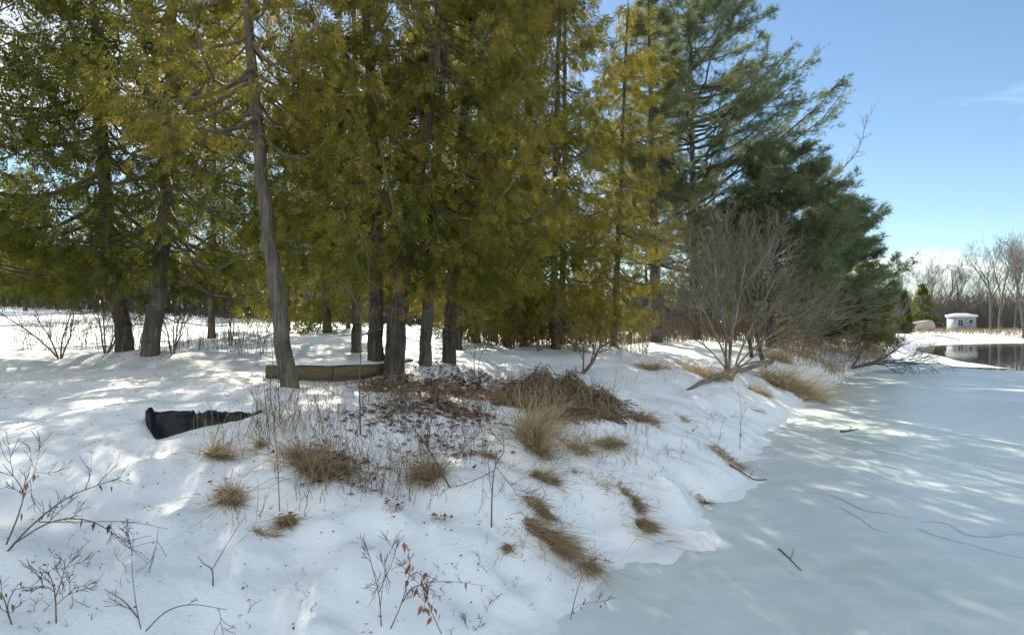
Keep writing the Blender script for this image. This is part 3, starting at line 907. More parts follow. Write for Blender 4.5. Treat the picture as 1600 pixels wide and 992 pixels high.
f = FEET['bush']
bare_plant('bare_bush', f, 'large leafless grey bush with many fanned stems on the bank', 'bush',
           [((-.06, .05, 1), 2.3, .028, (-.18, 0, 0)), ((-.04, -.05, 1), 2.8, .031, (-.08, -.03, 0)), ((.0, .05, 1), 2.95, .034, (-.02, .03, 0)), ((.05, -.05, 1), 2.9, .032, (.06, 0, 0)),
            ((.08, .05, 1), 2.8, .03, (.15, 0, 0)), ((.14, -.05, .9), 2.6, .026, (.25, 0, -.03)), ((.2, .0, .9), 2.3, .023, (.36, 0, -.06)), ((-.12, -.05, .9), 2.0, .022, (-.34, 0, -.03))],
           (9, 7, 4), .5, .06, .0042, 401, mat='bark_grey')
f = FEET['post']
bare_plant('bare_tree', f, 'thin dark leafless trunk standing right of the grey bush', 'tree',
           [((.10, .1, 1), 3.0, .075)], (7, 6, 4), .6, .05, .0045, 402, mat='twig', trunk_mat='bark_pine', stem_name='trunk')
f = g0(1180, 560)
bare_plant('bare_tree', f, 'short dark leafless trunk in the brush behind the grey bush', 'tree',
           [((-.05, .1, 1), 3.2, .07)], (7, 6, 4), .6, .05, .005, 403, mat='twig', trunk_mat='bark_pine', stem_name='trunk')
f = g0(908, 583)
bare_plant('leaning_sapling', f, 'dark forked sapling leaning right out of the bramble mound', 'sapling',
           [((.75, .2, .62), 1.05, .045), ((.45, .1, .9), .75, .022)], (5, 4, 3), .5, .05, .003, 404, mat='twig')
f = g0(1330, 574)
bare_plant('fallen_branch', f, 'fallen leafless crown lying along the ice edge past the straw grass', 'branch',
           [((-1, .2, .35), 2.2, .06), ((1, -.1, .3), 2.6, .06), ((.9, -.5, .12), 2.6, .05), ((.7, .5, .5), 2.3, .05)], (8, 6, 4), .6, .02, .005, 405, mat='twig')

# fallen log under the bush
a, b, c = g0(1074, 611), g0(1132, 589), g0(1206, 571)
root = thing('fallen_log', tuple(a), 'fallen grey log lying under the bare bush', 'log')
mb = MB(); P = catmull([a + [0, 0, .03], b + [0, 0, .08], c + [0, 0, .12]], 14); P[1:-1] += .02 * np.random.default_rng(5).normal(size=(12, 3)); tubes(mb, P, np.interp(np.linspace(0, 1, 14), [0, .1, 1], [.015, .045, .075]), 9)
mb.build('log', M['bark_grey'], root, smooth=True)
mb = MB(); P2 = catmull([b + [0, 0, .12], b + (c - b) * .5 + [0, 0, .22], c + [.2, 0, .2]], 10); tubes(mb, P2, np.linspace(.035, .02, 10), 6)
mb.build('broken_limb', M['bark_grey'], root, smooth=True)

# ------------------------------------------------------------------ wooden planter
cn = g0(520, 597)
ang0 = math.radians(188)
Lb = 1.32
root = thing('wooden_planter', tuple(cn), 'low weathered wood planter frame full of snow behind the leaning trunk', 'planter')
c1 = cn[:2]
def step_(p, a_, l_): return p + l_ * np.array([math.cos(math.radians(a_)), math.sin(math.radians(a_))])
c0 = step_(c1, 171, 1.15); c2 = step_(c1, 38, 1.15); c3 = step_(c2, 88, 1.1); c5 = step_(c0, 104, 1.1); c4 = step_(c5, 50, 1.0)
corners = [c0, c1, c2, c3, c4, c5]
corners = np.array(corners)
top = cn[2] + 0.25
n_c = len(corners)
for k in range(n_c):
    p, q = corners[k], corners[(k + 1) % n_c]
    mid = (p + q) / 2; ln = float(np.linalg.norm(q - p)); rz = math.atan2(q[1] - p[1], q[0] - p[0])
    mb = MB(); box(mb, (mid[0], mid[1], top - .10), (ln - .012, .045, .196), rz); mb.build('plank', M['plank'], root)
    mb = MB(); box(mb, (mid[0], mid[1], top - .305), (ln - .012, .045, .196), rz); mb.build('plank', M['plank'], root)
    mb = MB(); box(mb, (p[0] + (corners.mean(0) - p)[0] * .05, p[1] + (corners.mean(0) - p)[1] * .05, top - .22), (.07, .07, .44), rz); mb.build('post', M['plank'], root)
mb = MB()
cen = corners.mean(0); rings = []
for s_, h_ in ((1.0, .012), (.94, .045), (.75, .075), (.4, .09)):
    P = cen + (corners - cen) * s_
    P = np.vstack([np.linspace(P[k], P[(k + 1) % n_c], 6, endpoint=False) for k in range(n_c)])
    rings.append(np.c_[P, top + h_ + .02 * vnoise(P[:, 0] * 3, P[:, 1] * 3)])
m_ = len(rings[0]); V = np.vstack(rings + [np.array([[cen[0], cen[1], top + .1]])])
Q = [[r * m_ + i, r * m_ + (i + 1) % m_, (r + 1) * m_ + (i + 1) % m_, (r + 1) * m_ + i] for r in range(3) for i in range(m_)]
mb.add(V, Q, [[3 * m_ + i, 3 * m_ + (i + 1) % m_, 4 * m_] for i in range(m_)])
mb.build('snow_cap', M['snow'], root, smooth=True)

# ------------------------------------------------------------------ black plastic liner of the pit
root = thing('black_liner', tuple(PIT_A), 'crumpled black plastic sheet edging a hollow in the snow at left', 'plastic sheet')
mb = MB(); n = 60; rows = 9
u = np.linspace(-.03, 1.0, n)
V = []
for r in range(rows):
    s = r / (rows - 1)
    x = PIT_A[0] + PIT_DIR[0] * u * PIT_LEN; y = PIT_A[1] + PIT_DIR[1] * u * PIT_LEN
    zt = terrain0(x, y) + .045 * (1 - np.clip(u, 0, 1)) + .02 * vnoise(u * 9, u * 0 + 3) + np.where(u < .02, .05, 0)
    out_ = .03 + .20 * s + .09 * vnoise(u * 8, u * 0 + s * 3.3) + .025 * vnoise(u * 25, u * 0 + s * 7)
    V.append(np.stack([x + PIT_NRM[0] * out_, y + PIT_NRM[1] * out_, zt - .36 * s], 1))
V = np.array(V).reshape(-1, 3); i3 = np.arange(rows * n).reshape(rows, n)
mb.add(V, np.stack([i3[:-1, :-1], i3[:-1, 1:], i3[1:, 1:], i3[1:, :-1]], -1).reshape(-1, 4))
TOPE = V[:n].copy()
lo_ = mb.build('sheet', M['liner'], root, smooth=True)
mb = MB(); P = TOPE[2:-2:2] + np.array([PIT_NRM[0] * -.03, PIT_NRM[1] * -.03, -.005]); P[:, 2] += .02 * vnoise(P[:, 0] * 6, P[:, 1] * 6)
tubes(mb, P, .035 + .05 * vnoise(P[:, 0] * 5 + 2, P[:, 1] * 5), 9); mb.build('snow_lip', M['snow'], root, smooth=True)
so = lo_.modifiers.new('thickness', 'SOLIDIFY'); so.thickness = .012
mb = MB()
p = PIT_A[:2] + PIT_NRM * .03
box(mb, (p[0] - .02, p[1], PIT_A[2] - .15), (.06, .035, .46), math.atan2(PIT_DIR[1], PIT_DIR[0]) + .5)
mb.build('corner_flap', M['liner'], root)

# ------------------------------------------------------------------ far shore: shed, covered heap, bare trees, thickets
def far_point(px, Y):
    X = (px - 800) / FOC * Y
    return np.array([X, Y, gz(X, Y)])
Yh = 82.0
f = far_point(1502, Yh); f[2] = max(f[2], CAM_Z - 17 / FOC * Yh) - .02
root = thing('shed', tuple(f), 'small pale shed with snowy roof on the far shore', 'shed')
W_, D_, H_ = 2.8, 1.9, 1.9
mb = MB(); box(mb, f + [0, 0, H_ / 2 - .1], (W_, D_, H_ + .2)); wall_ = mb.build('wall', M['siding'], root)
for k in range(8):
    mb = MB(); box(mb, f + [0, -D_ / 2 - .012, .13 + k * .25], (W_ + .01, .02, .235)); mb.build('siding_board', M['siding'], wall_)
def roof_slab(z, grow_, th, rise):
    a, b = W_ / 2 + grow_, D_ / 2 + grow_
    v = np.array([[-a, -b, z], [a, -b, z], [a, b, z], [-a, b, z], [-a * .55, 0, z + rise], [a * .55, 0, z + rise]]) + f
    mb = MB(); mb.add(np.vstack([v, v - [0, 0, th]]), [[0, 1, 5, 4], [2, 3, 4, 5], [6, 7, 1, 0], [7, 8, 2, 1], [8, 9, 3, 2], [9, 6, 0, 3], [9, 8, 7, 6]], [[1, 2, 5], [3, 0, 4]]); return mb
rf = roof_slab(H_ + .14, .14, .14, .22).build('roof', M['trim'], root)
roof_slab(H_ + .28, .15, .14, .26).build('roof_snow', M['snow'], rf)
for (wx, wz, ww, wh) in ((.6, 1.25, .6, .5), (-1.12, 1.1, .3, .8), (-.7, 1.1, .3, .8)):
    mb = MB(); box(mb, f + [wx, -D_ / 2 - .03, wz], (ww + .16, .05, wh + .16)); w_ = mb.build('window', M['trim'], root)
    mb = MB(); box(mb, f + [wx, -D_ / 2 - .06, wz], (ww, .03, wh)); mb.build('pane', M['dark_glass'], w_)
mb = MB(); box(mb, f + [-.3, -D_ / 2 - .6, .05], (W_ + .6, 1.0, .14)); dk = mb.build('deck', M['twig_far'], root)

f = far_point(1441, 76); f[2] = max(f[2], CAM_Z - 20 / FOC * 76) - .02
root = thing('covered_heap', tuple(f), 'cream tarpaulin covered heap left of the shed on the far shore', 'covered heap')
nu, nv = 22, 12; uu, vv = np.meshgrid(np.linspace(0, 2 * np.pi, nu, endpoint=False), np.linspace(0, 1, nv), indexing='ij')
rr = np.cos(vv * np.pi / 2) ** .35
zz = 1.55 * np.sin(vv * np.pi / 2) ** .8
xx = 1.5 * rr * np.sign(np.cos(uu)) * np.abs(np.cos(uu)) ** .6; yy = .9 * rr * np.sign(np.sin(uu)) * np.abs(np.sin(uu)) ** .6
zz = zz + .10 * vnoise(xx * 2, yy * 2 + 5) + .12 * np.sin(xx * 1.5)
V = np.stack([xx, yy, zz - .1], -1).reshape(-1, 3) + f; ii = np.arange(nu * nv).reshape(nu, nv)
mb = MB(); mb.add(V, np.stack([ii[:, :-1], np.roll(ii, -1, 0)[:, :-1], np.roll(ii, -1, 0)[:, 1:], ii[:, 1:]], -1).reshape(-1, 4))
mb.build('tarpaulin', M['tarp'], root, smooth=True)
mb = MB(); P = np.array([[-1.56, -.9, .35], [-1.0, -1.02, .4], [0, -1.05, .38], [1.0, -1.02, .4], [1.56, -.9, .35]]) + f; tubes(mb, P, np.full(5, .03), 5)
mb.build('tie_rope', M['twig'], root)

def bare_template(seed, h, r, nch=(9, 7, 5, 3), spread=.5, lift=.07, minr=.010):
    rng = np.random.default_rng(seed); out = {}
    grow(out, (0, 0, -.2), (rng.uniform(-.05, .05), 0, 1), h, r, 0, rng, nch, spread, lift, minr, .06, .32)
    root = thing('bare_tree', (0, 0, 0), 'x', 'tree')
    mb = MB(); emit(out, mb, 0, 0, 8); mb.build('trunk', M['twig_far'], root, smooth=True)
    mb = MB(); emit(out, mb, 1, 9, lambda l: 5 if l == 1 else 3); mb.build('branches', M['twig_far'], root, kind='stuff')
    return root
bare_protos = [bare_template(500 + k, (11, 12.5, 10, 9.5)[k], (.19, .22, .17, .15)[k]) for k in range(4)]
FAR_G = 'bare trees on the far shore'
far_trees = [  # px, distance, prototype, scale, label
    (1402, 95, 3, 1.15, 'faint leafless tree just right of the grove on the far shore'),
    (1437, 92, 0, 1.12, 'round-topped leafless tree rising behind the dark far spruce'),
    (1458, 100, 2, 1.2, 'thin leafless tree between the far spruce and the shed'),
    (1481, 94, 1, .95, 'straight leafless tree directly behind the shed roof'),
    (1497, 97, 3, 1.25, 'forked leafless tree behind the right half of the shed'),
    (1522, 100, 2, 1.1, 'slim leafless tree just right of the shed'),
    (1548, 76, 1, .98, 'tall leafless tree at the left of the big far-shore group'),
    (1562, 74, 0, 1.12, 'tall straight leafless tree second in the big far-shore group'),
    (1584, 82, 3, 1.3, 'slender leafless tree third in the big far-shore group'),
    (1600, 66, 1, 1.0, 'heavy leafless tree at the right edge of the view'),
    (1625, 70, 0, 1.1, 'leafless tree partly cut by the right edge of the view'),
]
used = [False] * 4
for n_, (px, Y, k, s_, lab) in enumerate(far_trees):
    loc = tuple(far_point(px, Y)); s_ = s_ * .66
    if not used[k]:
        used[k] = True; r_ = bare_protos[k]; r_.location = loc; r_.scale = (s_,) * 3; r_['label'] = lab
    else:
        r_ = copy_thing(bare_protos[k], loc, n_ * 1.7, s_, lab)
    r_['group'] = FAR_G
for px, Y, h, rm, lab in ((1411, 66, 5.6, 1.1, 'narrow pointed dark conifer right beside the grove on the far shore'),
                          (1441, 80, 7.2, 2.6, 'broad dark spruce left of the shed on the far shore'),
                          (1489, 92, 4.6, .9, 'tiny pointed conifer just above the shed roof')):
    f = far_point(px, Y)
    cedar(thing('conifer_tree', tuple(f), lab, 'tree', 'conifers on the far shore'), np.array([f, f + [0, 0, h * .3], f + [.05, 0, h * .6], f + [0, 0, h]]), .14, f[2] + .5, rm, 600 + px, nlimb=90, per=50,
          size=.5, tint=.06, lo=True, dead=0, sides=7, shape=1.0)

def thicket(name, label, region, n, h, seed, mat='twig_far', r=.012, sides=3, lean=.25, tint=(.2, .8), kinks=4, side=0):
    """a mass of thin stems nobody could count; region(rng, n) gives x, y"""
    rng = np.random.default_rng(seed)
    x, y = region(rng, n)
    z = terrain(x, y)
    keep = z > .03; x, y, z = x[keep], y[keep], z[keep]; n = len(x)
    hh = h * rng.uniform(.45, 1.1, n)
    t = np.linspace(0, 1, kinks)
    d = rng.normal(size=(n, 2)) * lean
    P = np.zeros((n, kinks, 3))
    P[..., 0] = x[:, None] + d[:, :1] * hh[:, None] * t ** 1.4 + .03 * rng.normal(size=(n, kinks)) * t
    P[..., 1] = y[:, None] + d[:, 1:] * hh[:, None] * t ** 1.4
    P[..., 2] = z[:, None] - .04 + hh[:, None] * t
    mb = MB(); tubes(mb, P, np.broadcast_to(r * (1 - .6 * t), (n, kinks)) * rng.uniform(.6, 1.4, n)[:, None], sides, rng.uniform(*tint, n), cap=False)
    for s in range(side):
        tt = rng.uniform(.35, .9, n); jj = np.minimum((tt * (kinks - 1)).astype(int), kinks - 2); ff = (tt * (kinks - 1) - jj)[:, None]; ar = np.arange(n); a = P[ar, jj] * (1 - ff) + P[ar, jj + 1] * ff
        dv = rng.normal(size=(n, 3)) * .5; dv[:, 2] = np.abs(dv[:, 2]) + .3
        e = a + norm(dv) * (hh * rng.uniform(.2, .5, n))[:, None]
        tubes(mb, np.stack([a, e], 1), np.broadcast_to(np.array([.6, .3]) * r, (n, 2)), 3, rng.uniform(*tint, n), cap=False)
    o = mb.build(name, M[mat])
    return tag(o, label, 'brush', kind='stuff')

def band(px0, px1, y0, y1):
    return lambda rng, n: (lambda Y: ((rng.uniform(px0, px1, n) - 800) / FOC * Y, Y))(rng.uniform(y0, y1, n))
thicket('bare_thicket', 'brown leafless thicket along the far side of the snowy field', band(-260, 730, 44, 60), 5200, 4.6, 701, r=.036, side=2, kinks=3)
thicket('bare_thicket', 'brown leafless thicket seen between the trunks at the back', band(700, 1400, 42, 58), 3200, 3.8, 702, r=.036, side=2, kinks=3)
thicket('far_brush', 'brown leafless brush along the far shore behind the shed', band(1385, 1900, 88, 112), 4200, 6.0, 703, r=.05, side=2, kinks=3)
thicket('dry_reeds', 'thin dry reeds standing in the snow behind the bramble mound', band(715, 1015, 17, 24), 900, 1.15, 704, mat='brown_stem', r=.010, lean=.08)
thicket('dry_reeds', 'tan reeds behind the two pine trunks', band(1000, 1230, 24, 34), 1500, 1.1, 705, mat='brown_stem', r=.014, lean=.15, tint=(.3, .8))
thicket('dry_reeds', 'reddish tan reeds under the pines at the right end of the grove', band(1215, 1385, 21, 30), 1700, .8, 706, mat='straw', r=.009, lean=.25, tint=(.1, .8))
thicket('dry_reeds', 'thin dry stalks around the foot of the V-shaped cedar pair', band(20, 420, 11.5, 18), 420, .9, 707, mat='brown_stem', r=.006, lean=.18, side=1)
thicket('shore_reeds', 'rusty dry reeds along the far shore by the shed', band(1400, 1900, 66, 80), 2600, .6, 708, mat='brown_stem', r=.03, lean=.3, tint=(.4, 1.0))

# ------------------------------------------------------------------ grass tussocks
def blades(mb, foot, rad, h, n, rng, splay=.5, lean=(0, 0), wid=.005, tint=(.3, .9), droop=.35):
    """bent tapering ribbons growing out of a patch"""
    a = rng.uniform(0, 2 * np.pi, n); q = np.sqrt(rng.random(n)) * np.asarray(rad if np.ndim(rad) == 0 else 1.0)
    ex = np.asarray(rad) if np.ndim(rad) else np.array([1.0, 1.0])
    x = foot[0] + q * np.cos(a) * ex[0]; y = foot[1] + q * np.sin(a) * ex[1]
    z = terrain(x, y) - .015
    ln = h * (.25 + .8 * rng.random(n) ** 1.6)
    a2 = np.where(rng.random(n) < .55, a + rng.normal(0, .9, n), rng.uniform(0, 2 * np.pi, n))
    sp = splay * np.minimum(rng.gamma(1.6, .6, n), 2.0)
    dv = np.stack([np.cos(a2) * sp + lean[0], np.sin(a2) * sp + lean[1], np.ones(n)], 1)
    dv += .25 * rng.normal(size=(n, 3)); dv[:, 2] = np.abs(dv[:, 2]); dv = norm(dv)
    t = np.array([0, .35, .7, 1.0])
    hz = dv * [1, 1, 0]; hz = norm(hz + 1e-6)
    P = np.stack([x, y, z], 1)[:, None] + dv[:, None] * (ln[:, None] * t)[..., None]
    dr = droop * rng.uniform(.3, 2.4, n)
    P += hz[:, None] * (ln * dr * .8)[:, None, None] * (t ** 2)[None, :, None]
    P[..., 2] -= (ln * dr * .75)[:, None] * t[None] ** 2.2
    P[..., 2] = np.maximum(P[..., 2], z[:, None] + .01)
    sd = norm(np.cross(dv, rng.normal(size=(n, 3))))
    w = wid * rng.uniform(.6, 1.4, n)[:, None] * np.array([1, .9, .6, .12])
    V = np.stack([P - sd[:, None] * w[..., None], P + sd[:, None] * w[..., None]], 2)   # n,4,2,3
    idx = np.arange(n * 8).reshape(n, 4, 2)
    Q = np.stack([idx[:, :-1, 0], idx[:, :-1, 1], idx[:, 1:, 1], idx[:, 1:, 0]], -1).reshape(-1, 4)
    mb.add(V.reshape(-1, 3), Q, None, np.repeat(rng.uniform(*tint, n), 8))

def litter(mb, x, y, size, rng, tint=(0, 1), z0=.012, curl=.5):
    """curled dead leaves lying about"""
    n = len(x); z = terrain(x, y) + z0
    a = rng.uniform(0, 6.28, n); s = size * rng.uniform(.5, 1.3, n)
    tmpl = np.array([[-.5, 0, 0], [-.1, .28, .12], [.25, .18, .15], [.55, 0, .1], [.25, -.18, .12], [-.1, -.26, .16], [0, 0, .0]])
    R = np.stack([np.stack([np.cos(a), -np.sin(a)], 1), np.stack([np.sin(a), np.cos(a)], 1)], 1)
    xy = np.einsum('nij,kj->nki', R, tmpl[:, :2]) * s[:, None, None]
    zz = tmpl[None, :, 2] * (s * rng.uniform(.2, 2.2, n) * curl)[:, None] + (xy[..., 0] * rng.normal(0, .35, n)[:, None] + xy[..., 1] * rng.normal(0, .35, n)[:, None])
    V = np.concatenate([xy + np.stack([x, y], 1)[:, None], (z[:, None] + np.abs(zz))[..., None]], -1)
    T = np.array([[6, 0, 1], [6, 1, 2], [6, 2, 3], [6, 3, 4], [6, 4, 5], [6, 5, 0]])
    F = (T[None] + (np.arange(n) * 7)[:, None, None]).reshape(-1, 3)
    mb.add(V.reshape(-1, 3), None, F, np.repeat(rng.uniform(*tint, n), 7))

GT = 'dead grass tussocks on the bank'
# px, py of the foot, half-width px, height px, blades, splay, lean, leaves, label
tussocks = [
    (326, 712, 28, 62, 260, .25, (0, 0), 0, 'pale upright grass tussock in front of the black liner'),
    (350, 770, 30, 75, 300, .25, (0, 0), 10, 'pale upright grass tussock left of the thin upright stem'),
    (400, 700, 18, 55, 60, .2, (0, 0), 0, 'sparse pale grass wisp right of the black liner'),
    (402, 832, 14, 45, 70, .5, (.2, 0), 0, 'small drooping grass wisp in open snow left of the stem tuft'),
    (480, 735, 38, 90, 560, .3, (0, 0), 40, 'large straw tussock with brown leaves below the leaning trunk'),
    (450, 810, 22, 42, 260, .5, (0, 0), 6, 'dense low tuft at the foot of the tall thin stem'),
    (546, 738, 24, 48, 220, .45, (0, 0), 30, 'leafy brown tuft between the straw tussock and the dark-stemmed one'),
    (668, 744, 28, 60, 380, .35, (0, 0), 12, 'brown tussock with dark stems in the middle of the bank'),
    (772, 716, 36, 14, 260, .9, (.3, 0), 8, 'flattened brown grass mat left of the straw column'),
    (836, 700, 28, 125, 800, .22, (0, 0), 0, 'tall straw column hanging below the bramble mound'),
    (888, 700, 40, 60, 260, .35, (.1, 0), 4, 'thin straw grass right of the straw column'),
    (852, 746, 22, 34, 420, .6, (.15, -.4), 0, 'round straw tussock directly below the straw column'),
    (838, 786, 26, 36, 420, .5, (-.2, -.4), 0, 'straw tussock above the big splayed one'),
    (868, 850, 42, 52, 800, .8, (.7, -.7), 0, 'biggest splayed straw tussock low on the bank'),
    (800, 858, 9, 34, 160, .3, (-.1, -.2), 0, 'small dark brown tuft left of the big splayed tussock'),
    (984, 778, 20, 34, 320, .5, (.3, -.6), 0, 'upper straw tussock of the pair near the ice'),
    (1002, 822, 26, 40, 480, .4, (1.1, -.9), 0, 'long combed straw tussock sliding towards the ice'),
    (1094, 782, 18, 30, 300, .5, (-.8, -.8), 0, 'brown tussock at the very edge of the ice'),
    (1130, 712, 42, 20, 480, .8, (.3, -.1), 6, 'long low grass mat with upright stems near the ice'),
    (946, 694, 26, 24, 300, .7, (.3, -.3), 12, 'low brown tussock right of the thin straw grass'),
    (1000, 655, 24, 30, 320, .7, (.3, -.3), 8, 'tan tussock right of the bramble mound'),
    (930, 742, 40, 10, 300, .6, (.9, -.1), 0, 'flat strip of fallen grass right of the round tussock'),
    (1022, 576, 40, 24, 460, .6, (0, 0), 6, 'wide tan tussock below the grey pine trunk'),
    (1088, 580, 40, 26, 460, .6, (0, 0), 10, 'wide tan tussock left of the bare bush'),
    (1240, 606, 62, 62, 1500, .7, (.4, -.4), 0, 'broad straw sweep of grass spilling on the ice edge'),
    (1225, 566, 24, 66, 520, .2, (0, 0), 0, 'tall straw stand right of the dark leafless trunk'),
    (1184, 614, 26, 16, 260, .8, (.3, -.2), 0, 'low tan tussock below the fallen log'),
    (1254, 700, 13, 26, 90, .5, (0, 0), 0, 'small isolated grass wisp standing out on the ice'),
    (1258, 668, 12, 10, 70, .8, (0, 0), 0, 'tiny pale tuft on the sunlit ice'),
    (685, 812, 12, 16, 160, .8, (0, 0), 6, 'small round tuft in open snow below the dark-stemmed tussock'),
    (620, 790, 22, 14, 140, .9, (0, 0), 12, 'scrappy low tuft left of the small round one'),
    (1180, 640, 16, 14, 120, .8, (0, 0), 6, 'small brown tuft by the path of sunlight'),
    (1070, 655, 20, 18, 120, .6, (0, 0), 6, 'small brown tuft in snow right of the tan tussock'),
]
for n_, (px, py, hw, hp, nb, spl, lean, nl, lab) in enumerate(tussocks):
    f = G(px, py); rng = np.random.default_rng(800 + n_)
    m_px = f[1] / FOC
    hp, nb = (hp * 1.3, int(nb * 1.7)) if hw >= 22 else (hp * 1.1, int(nb * 1.2))
    root = thing('grass_tussock', tuple(f), lab, 'grass tussock', GT)
    mb = MB()
    rad = max(.04, hw * m_px * .75)
    spl = spl * rng.uniform(.6, 1.4); hp = hp * rng.uniform(.75, 1.25)
    ncl = rng.integers(3, 6)
    for c_ in range(ncl):
        fc = f + np.array([rng.normal(0, rad * .55), rng.normal(0, rad * .4), 0]); rc = rad * rng.uniform(.3, .7); hc = hp * m_px * rng.uniform(.45, 1.25) * (.8 if py > 730 else 1)
        lc = (lean[0] + rng.normal(0, .45), lean[1] + rng.normal(0, .35))
        blades(mb, fc, (rc, rc * .7), hc, int(nb * .75 / ncl), rng, spl * rng.uniform(.5, 1.1), lc, wid=.0020 + .00011 * f[1], tint=(.25, 1.0) if nl < 20 else (.1, .7))
        blades(mb, fc, (rc * 1.3, rc), min(.14, hc * .7), int(nb * .8 / ncl), rng, 1.2, (lc[0] * 1.6, lc[1] * 1.6 - .2), wid=.0024 + .00011 * f[1], tint=(.0, .75), droop=1.0)
    blades(mb, f, (rad * 2.0, rad * 1.5), hp * m_px * .9, int(nb * .10) + 6, rng, .9, lean, wid=.0018 + .0001 * f[1], tint=(.2, .9), droop=.8)
    mb.build('blades', M['straw'], root, kind='stuff')
    if nl:
        mb = MB(); x = f[0] + rng.normal(0, rad * .8, nl); y = f[1] + rng.normal(0, rad * .7, nl)
        litter(mb, x, y, .055, rng, z0=.03 + .3 * hp * m_px * 0.3)
        mb.build('dead_leaves', M['dead_leaf'], root, kind='stuff')

# ------------------------------------------------------------------ bramble mound
f = G(868, 655)
root = thing('bramble_mound', tuple(f), 'tangled brown bramble mound with hanging dead stems beside the clump', 'bramble')
rng = np.random.default_rng(900)
cx, cy = PX(868, 600, f[1] + .7)[0], f[1] + .75
rx, ry, hz_ = 98 / FOC * cy, .75, .52
base_z = gz(cx, cy)
def mound(x, y):
    h = 0
    for (ux, uy, sx, sy, hh) in ((-.62, .15, .34, .5, .20), (-.12, -.1, .33, .55, .33), (.30, .25, .28, .5, .25), (.68, -.05, .26, .5, .27)):
        h = h + 1.25 * hh * np.exp(-(((x - cx) / rx - ux) / sx) ** 2 - (((y - cy) / ry - uy) / sy) ** 2)
    return terrain(x, y) + h * (.85 + .9 * vnoise(x * 3.1 + 3, y * 3.1) + .5 * vnoise(x * 7.6, y * 7.6 + 2))
mb = MB()
n = 2000; k = 6
a = rng.uniform(0, 6.28, n); q = np.sqrt(rng.random(n))
sx, sy = cx + rx * q * np.cos(a), cy + ry * q * np.sin(a)
dirn = rng.uniform(0, 6.28, n); ln = rng.uniform(.25, .9, n)
tt = np.linspace(-.5, .5, k)
Xp = sx[:, None] + np.cos(dirn)[:, None] * ln[:, None] * tt; Yp = sy[:, None] + np.sin(dirn)[:, None] * ln[:, None] * tt * .8
Zp = mound(Xp, Yp) * rng.uniform(.75, 1.02, n)[:, None] + terrain(Xp, Yp) * 0 + .03 * rng.normal(size=(n, k)) + .05 * rng.random((n, 1)) + (rng.normal(0, .22, n) * ln)[:, None] * tt[None] + .10 * (rng.random((n, 1)) ** 4) * np.sin(np.pi * (tt + .5))[None]
Zp = np.maximum(Zp, terrain(Xp, Yp) + .005)
tubes(mb, np.stack([Xp, Yp, Zp], -1), np.full((n, k), .0022) * rng.gamma(2.2, .75, n).clip(.5, 4)[:, None], 3, rng.uniform(.1, 1, n) ** 1.3, cap=False)
mb.build('tangle', M['brown_stem'], root, kind='stuff')
mb = MB(); n = 1100                    # stems hanging down the pond side
u = rng.uniform(-.95, .95, n); x0 = cx + rx * u; y0 = cy - ry * np.sqrt(1 - u * u) * rng.uniform(.3, .95, n)
z0 = mound(x0, y0); drop = rng.uniform(.15, .6, n); t = np.linspace(0, 1, 5)
Xp = x0[:, None] + rng.normal(0, .07, n)[:, None] * t; Yp = y0[:, None] - rng.uniform(.05, .35, n)[:, None] * t ** .8
Zp = np.maximum(z0[:, None] + .05 * np.sin(t * 3) - drop[:, None] * t ** 1.5, terrain(Xp, Yp) + .01)
tubes(mb, np.stack([Xp, Yp, Zp], -1), np.full((n, 5), .0038) * rng.uniform(.6, 1.6, n)[:, None], 3, rng.uniform(.2, 1, n), cap=False)
mb.build('hanging_stems', M['straw'], root, kind='stuff')
mb = MB(); n = 500; x = cx + rng.uniform(-1, 1, n) * rx; y = cy + rng.uniform(-1, .6, n) * ry
litter(mb, x, y, .06, rng, (0, .8)); V_ = mb.v[-1]; V_[:, 2] += (mound(V_[:, 0], V_[:, 1]) - terrain(V_[:, 0], V_[:, 1])) * .9
mb.build('dead_leaves', M['dead_leaf'], root, kind='stuff')

mb = MB(); n = 260                    # stems still standing out of the heap
x0 = cx + rx * rng.uniform(-1, 1, n); y0 = cy + ry * rng.uniform(-.9, .8, n); z0 = terrain(x0, y0); hh = rng.uniform(.15, .6, n); d_ = rng.normal(0, .35, (n, 2)); t = np.linspace(0, 1, 4)
P = np.stack([x0[:, None] + d_[:, :1] * hh[:, None] * t ** 1.5, y0[:, None] + d_[:, 1:] * hh[:, None] * t ** 1.5, z0[:, None] + hh[:, None] * t], -1)
tubes(mb, P, np.broadcast_to(.0042 * (1 - .6 * t), (n, 4)), 3, rng.uniform(.2, 1, n), cap=False)
mb.build('upright_stems', M['straw'], root, kind='stuff')

# ------------------------------------------------------------------ leaf litter and dry weeds (uncountable)
mb = MB(); rng = np.random.default_rng(910)
P = []
for (px, py, sx, sy, n) in ((650, 605, 42, 10, 900), (720, 606, 36, 12, 1000), (705, 638, 42, 9, 600), (600, 600, 22, 9, 400), (640, 640, 30, 12, 240), (760, 590, 30, 8, 200), (520, 725, 40, 9, 110), (690, 700, 50, 9, 110), (580, 650, 30, 9, 120)):
    c = G(px, py); m = c[1] / FOC
    P.append(np.stack([c[0] + rng.normal(0, sx * m, n), c[1] + rng.normal(0, sy * m * 3.2, n)], 1))
P = np.vstack(P)
litter(mb, P[:, 0], P[:, 1], .072, rng)
tag(mb.build('leaf_litter', M['dead_leaf']), 'brown fallen leaves spread below the cedar clump', 'leaves', kind='stuff')

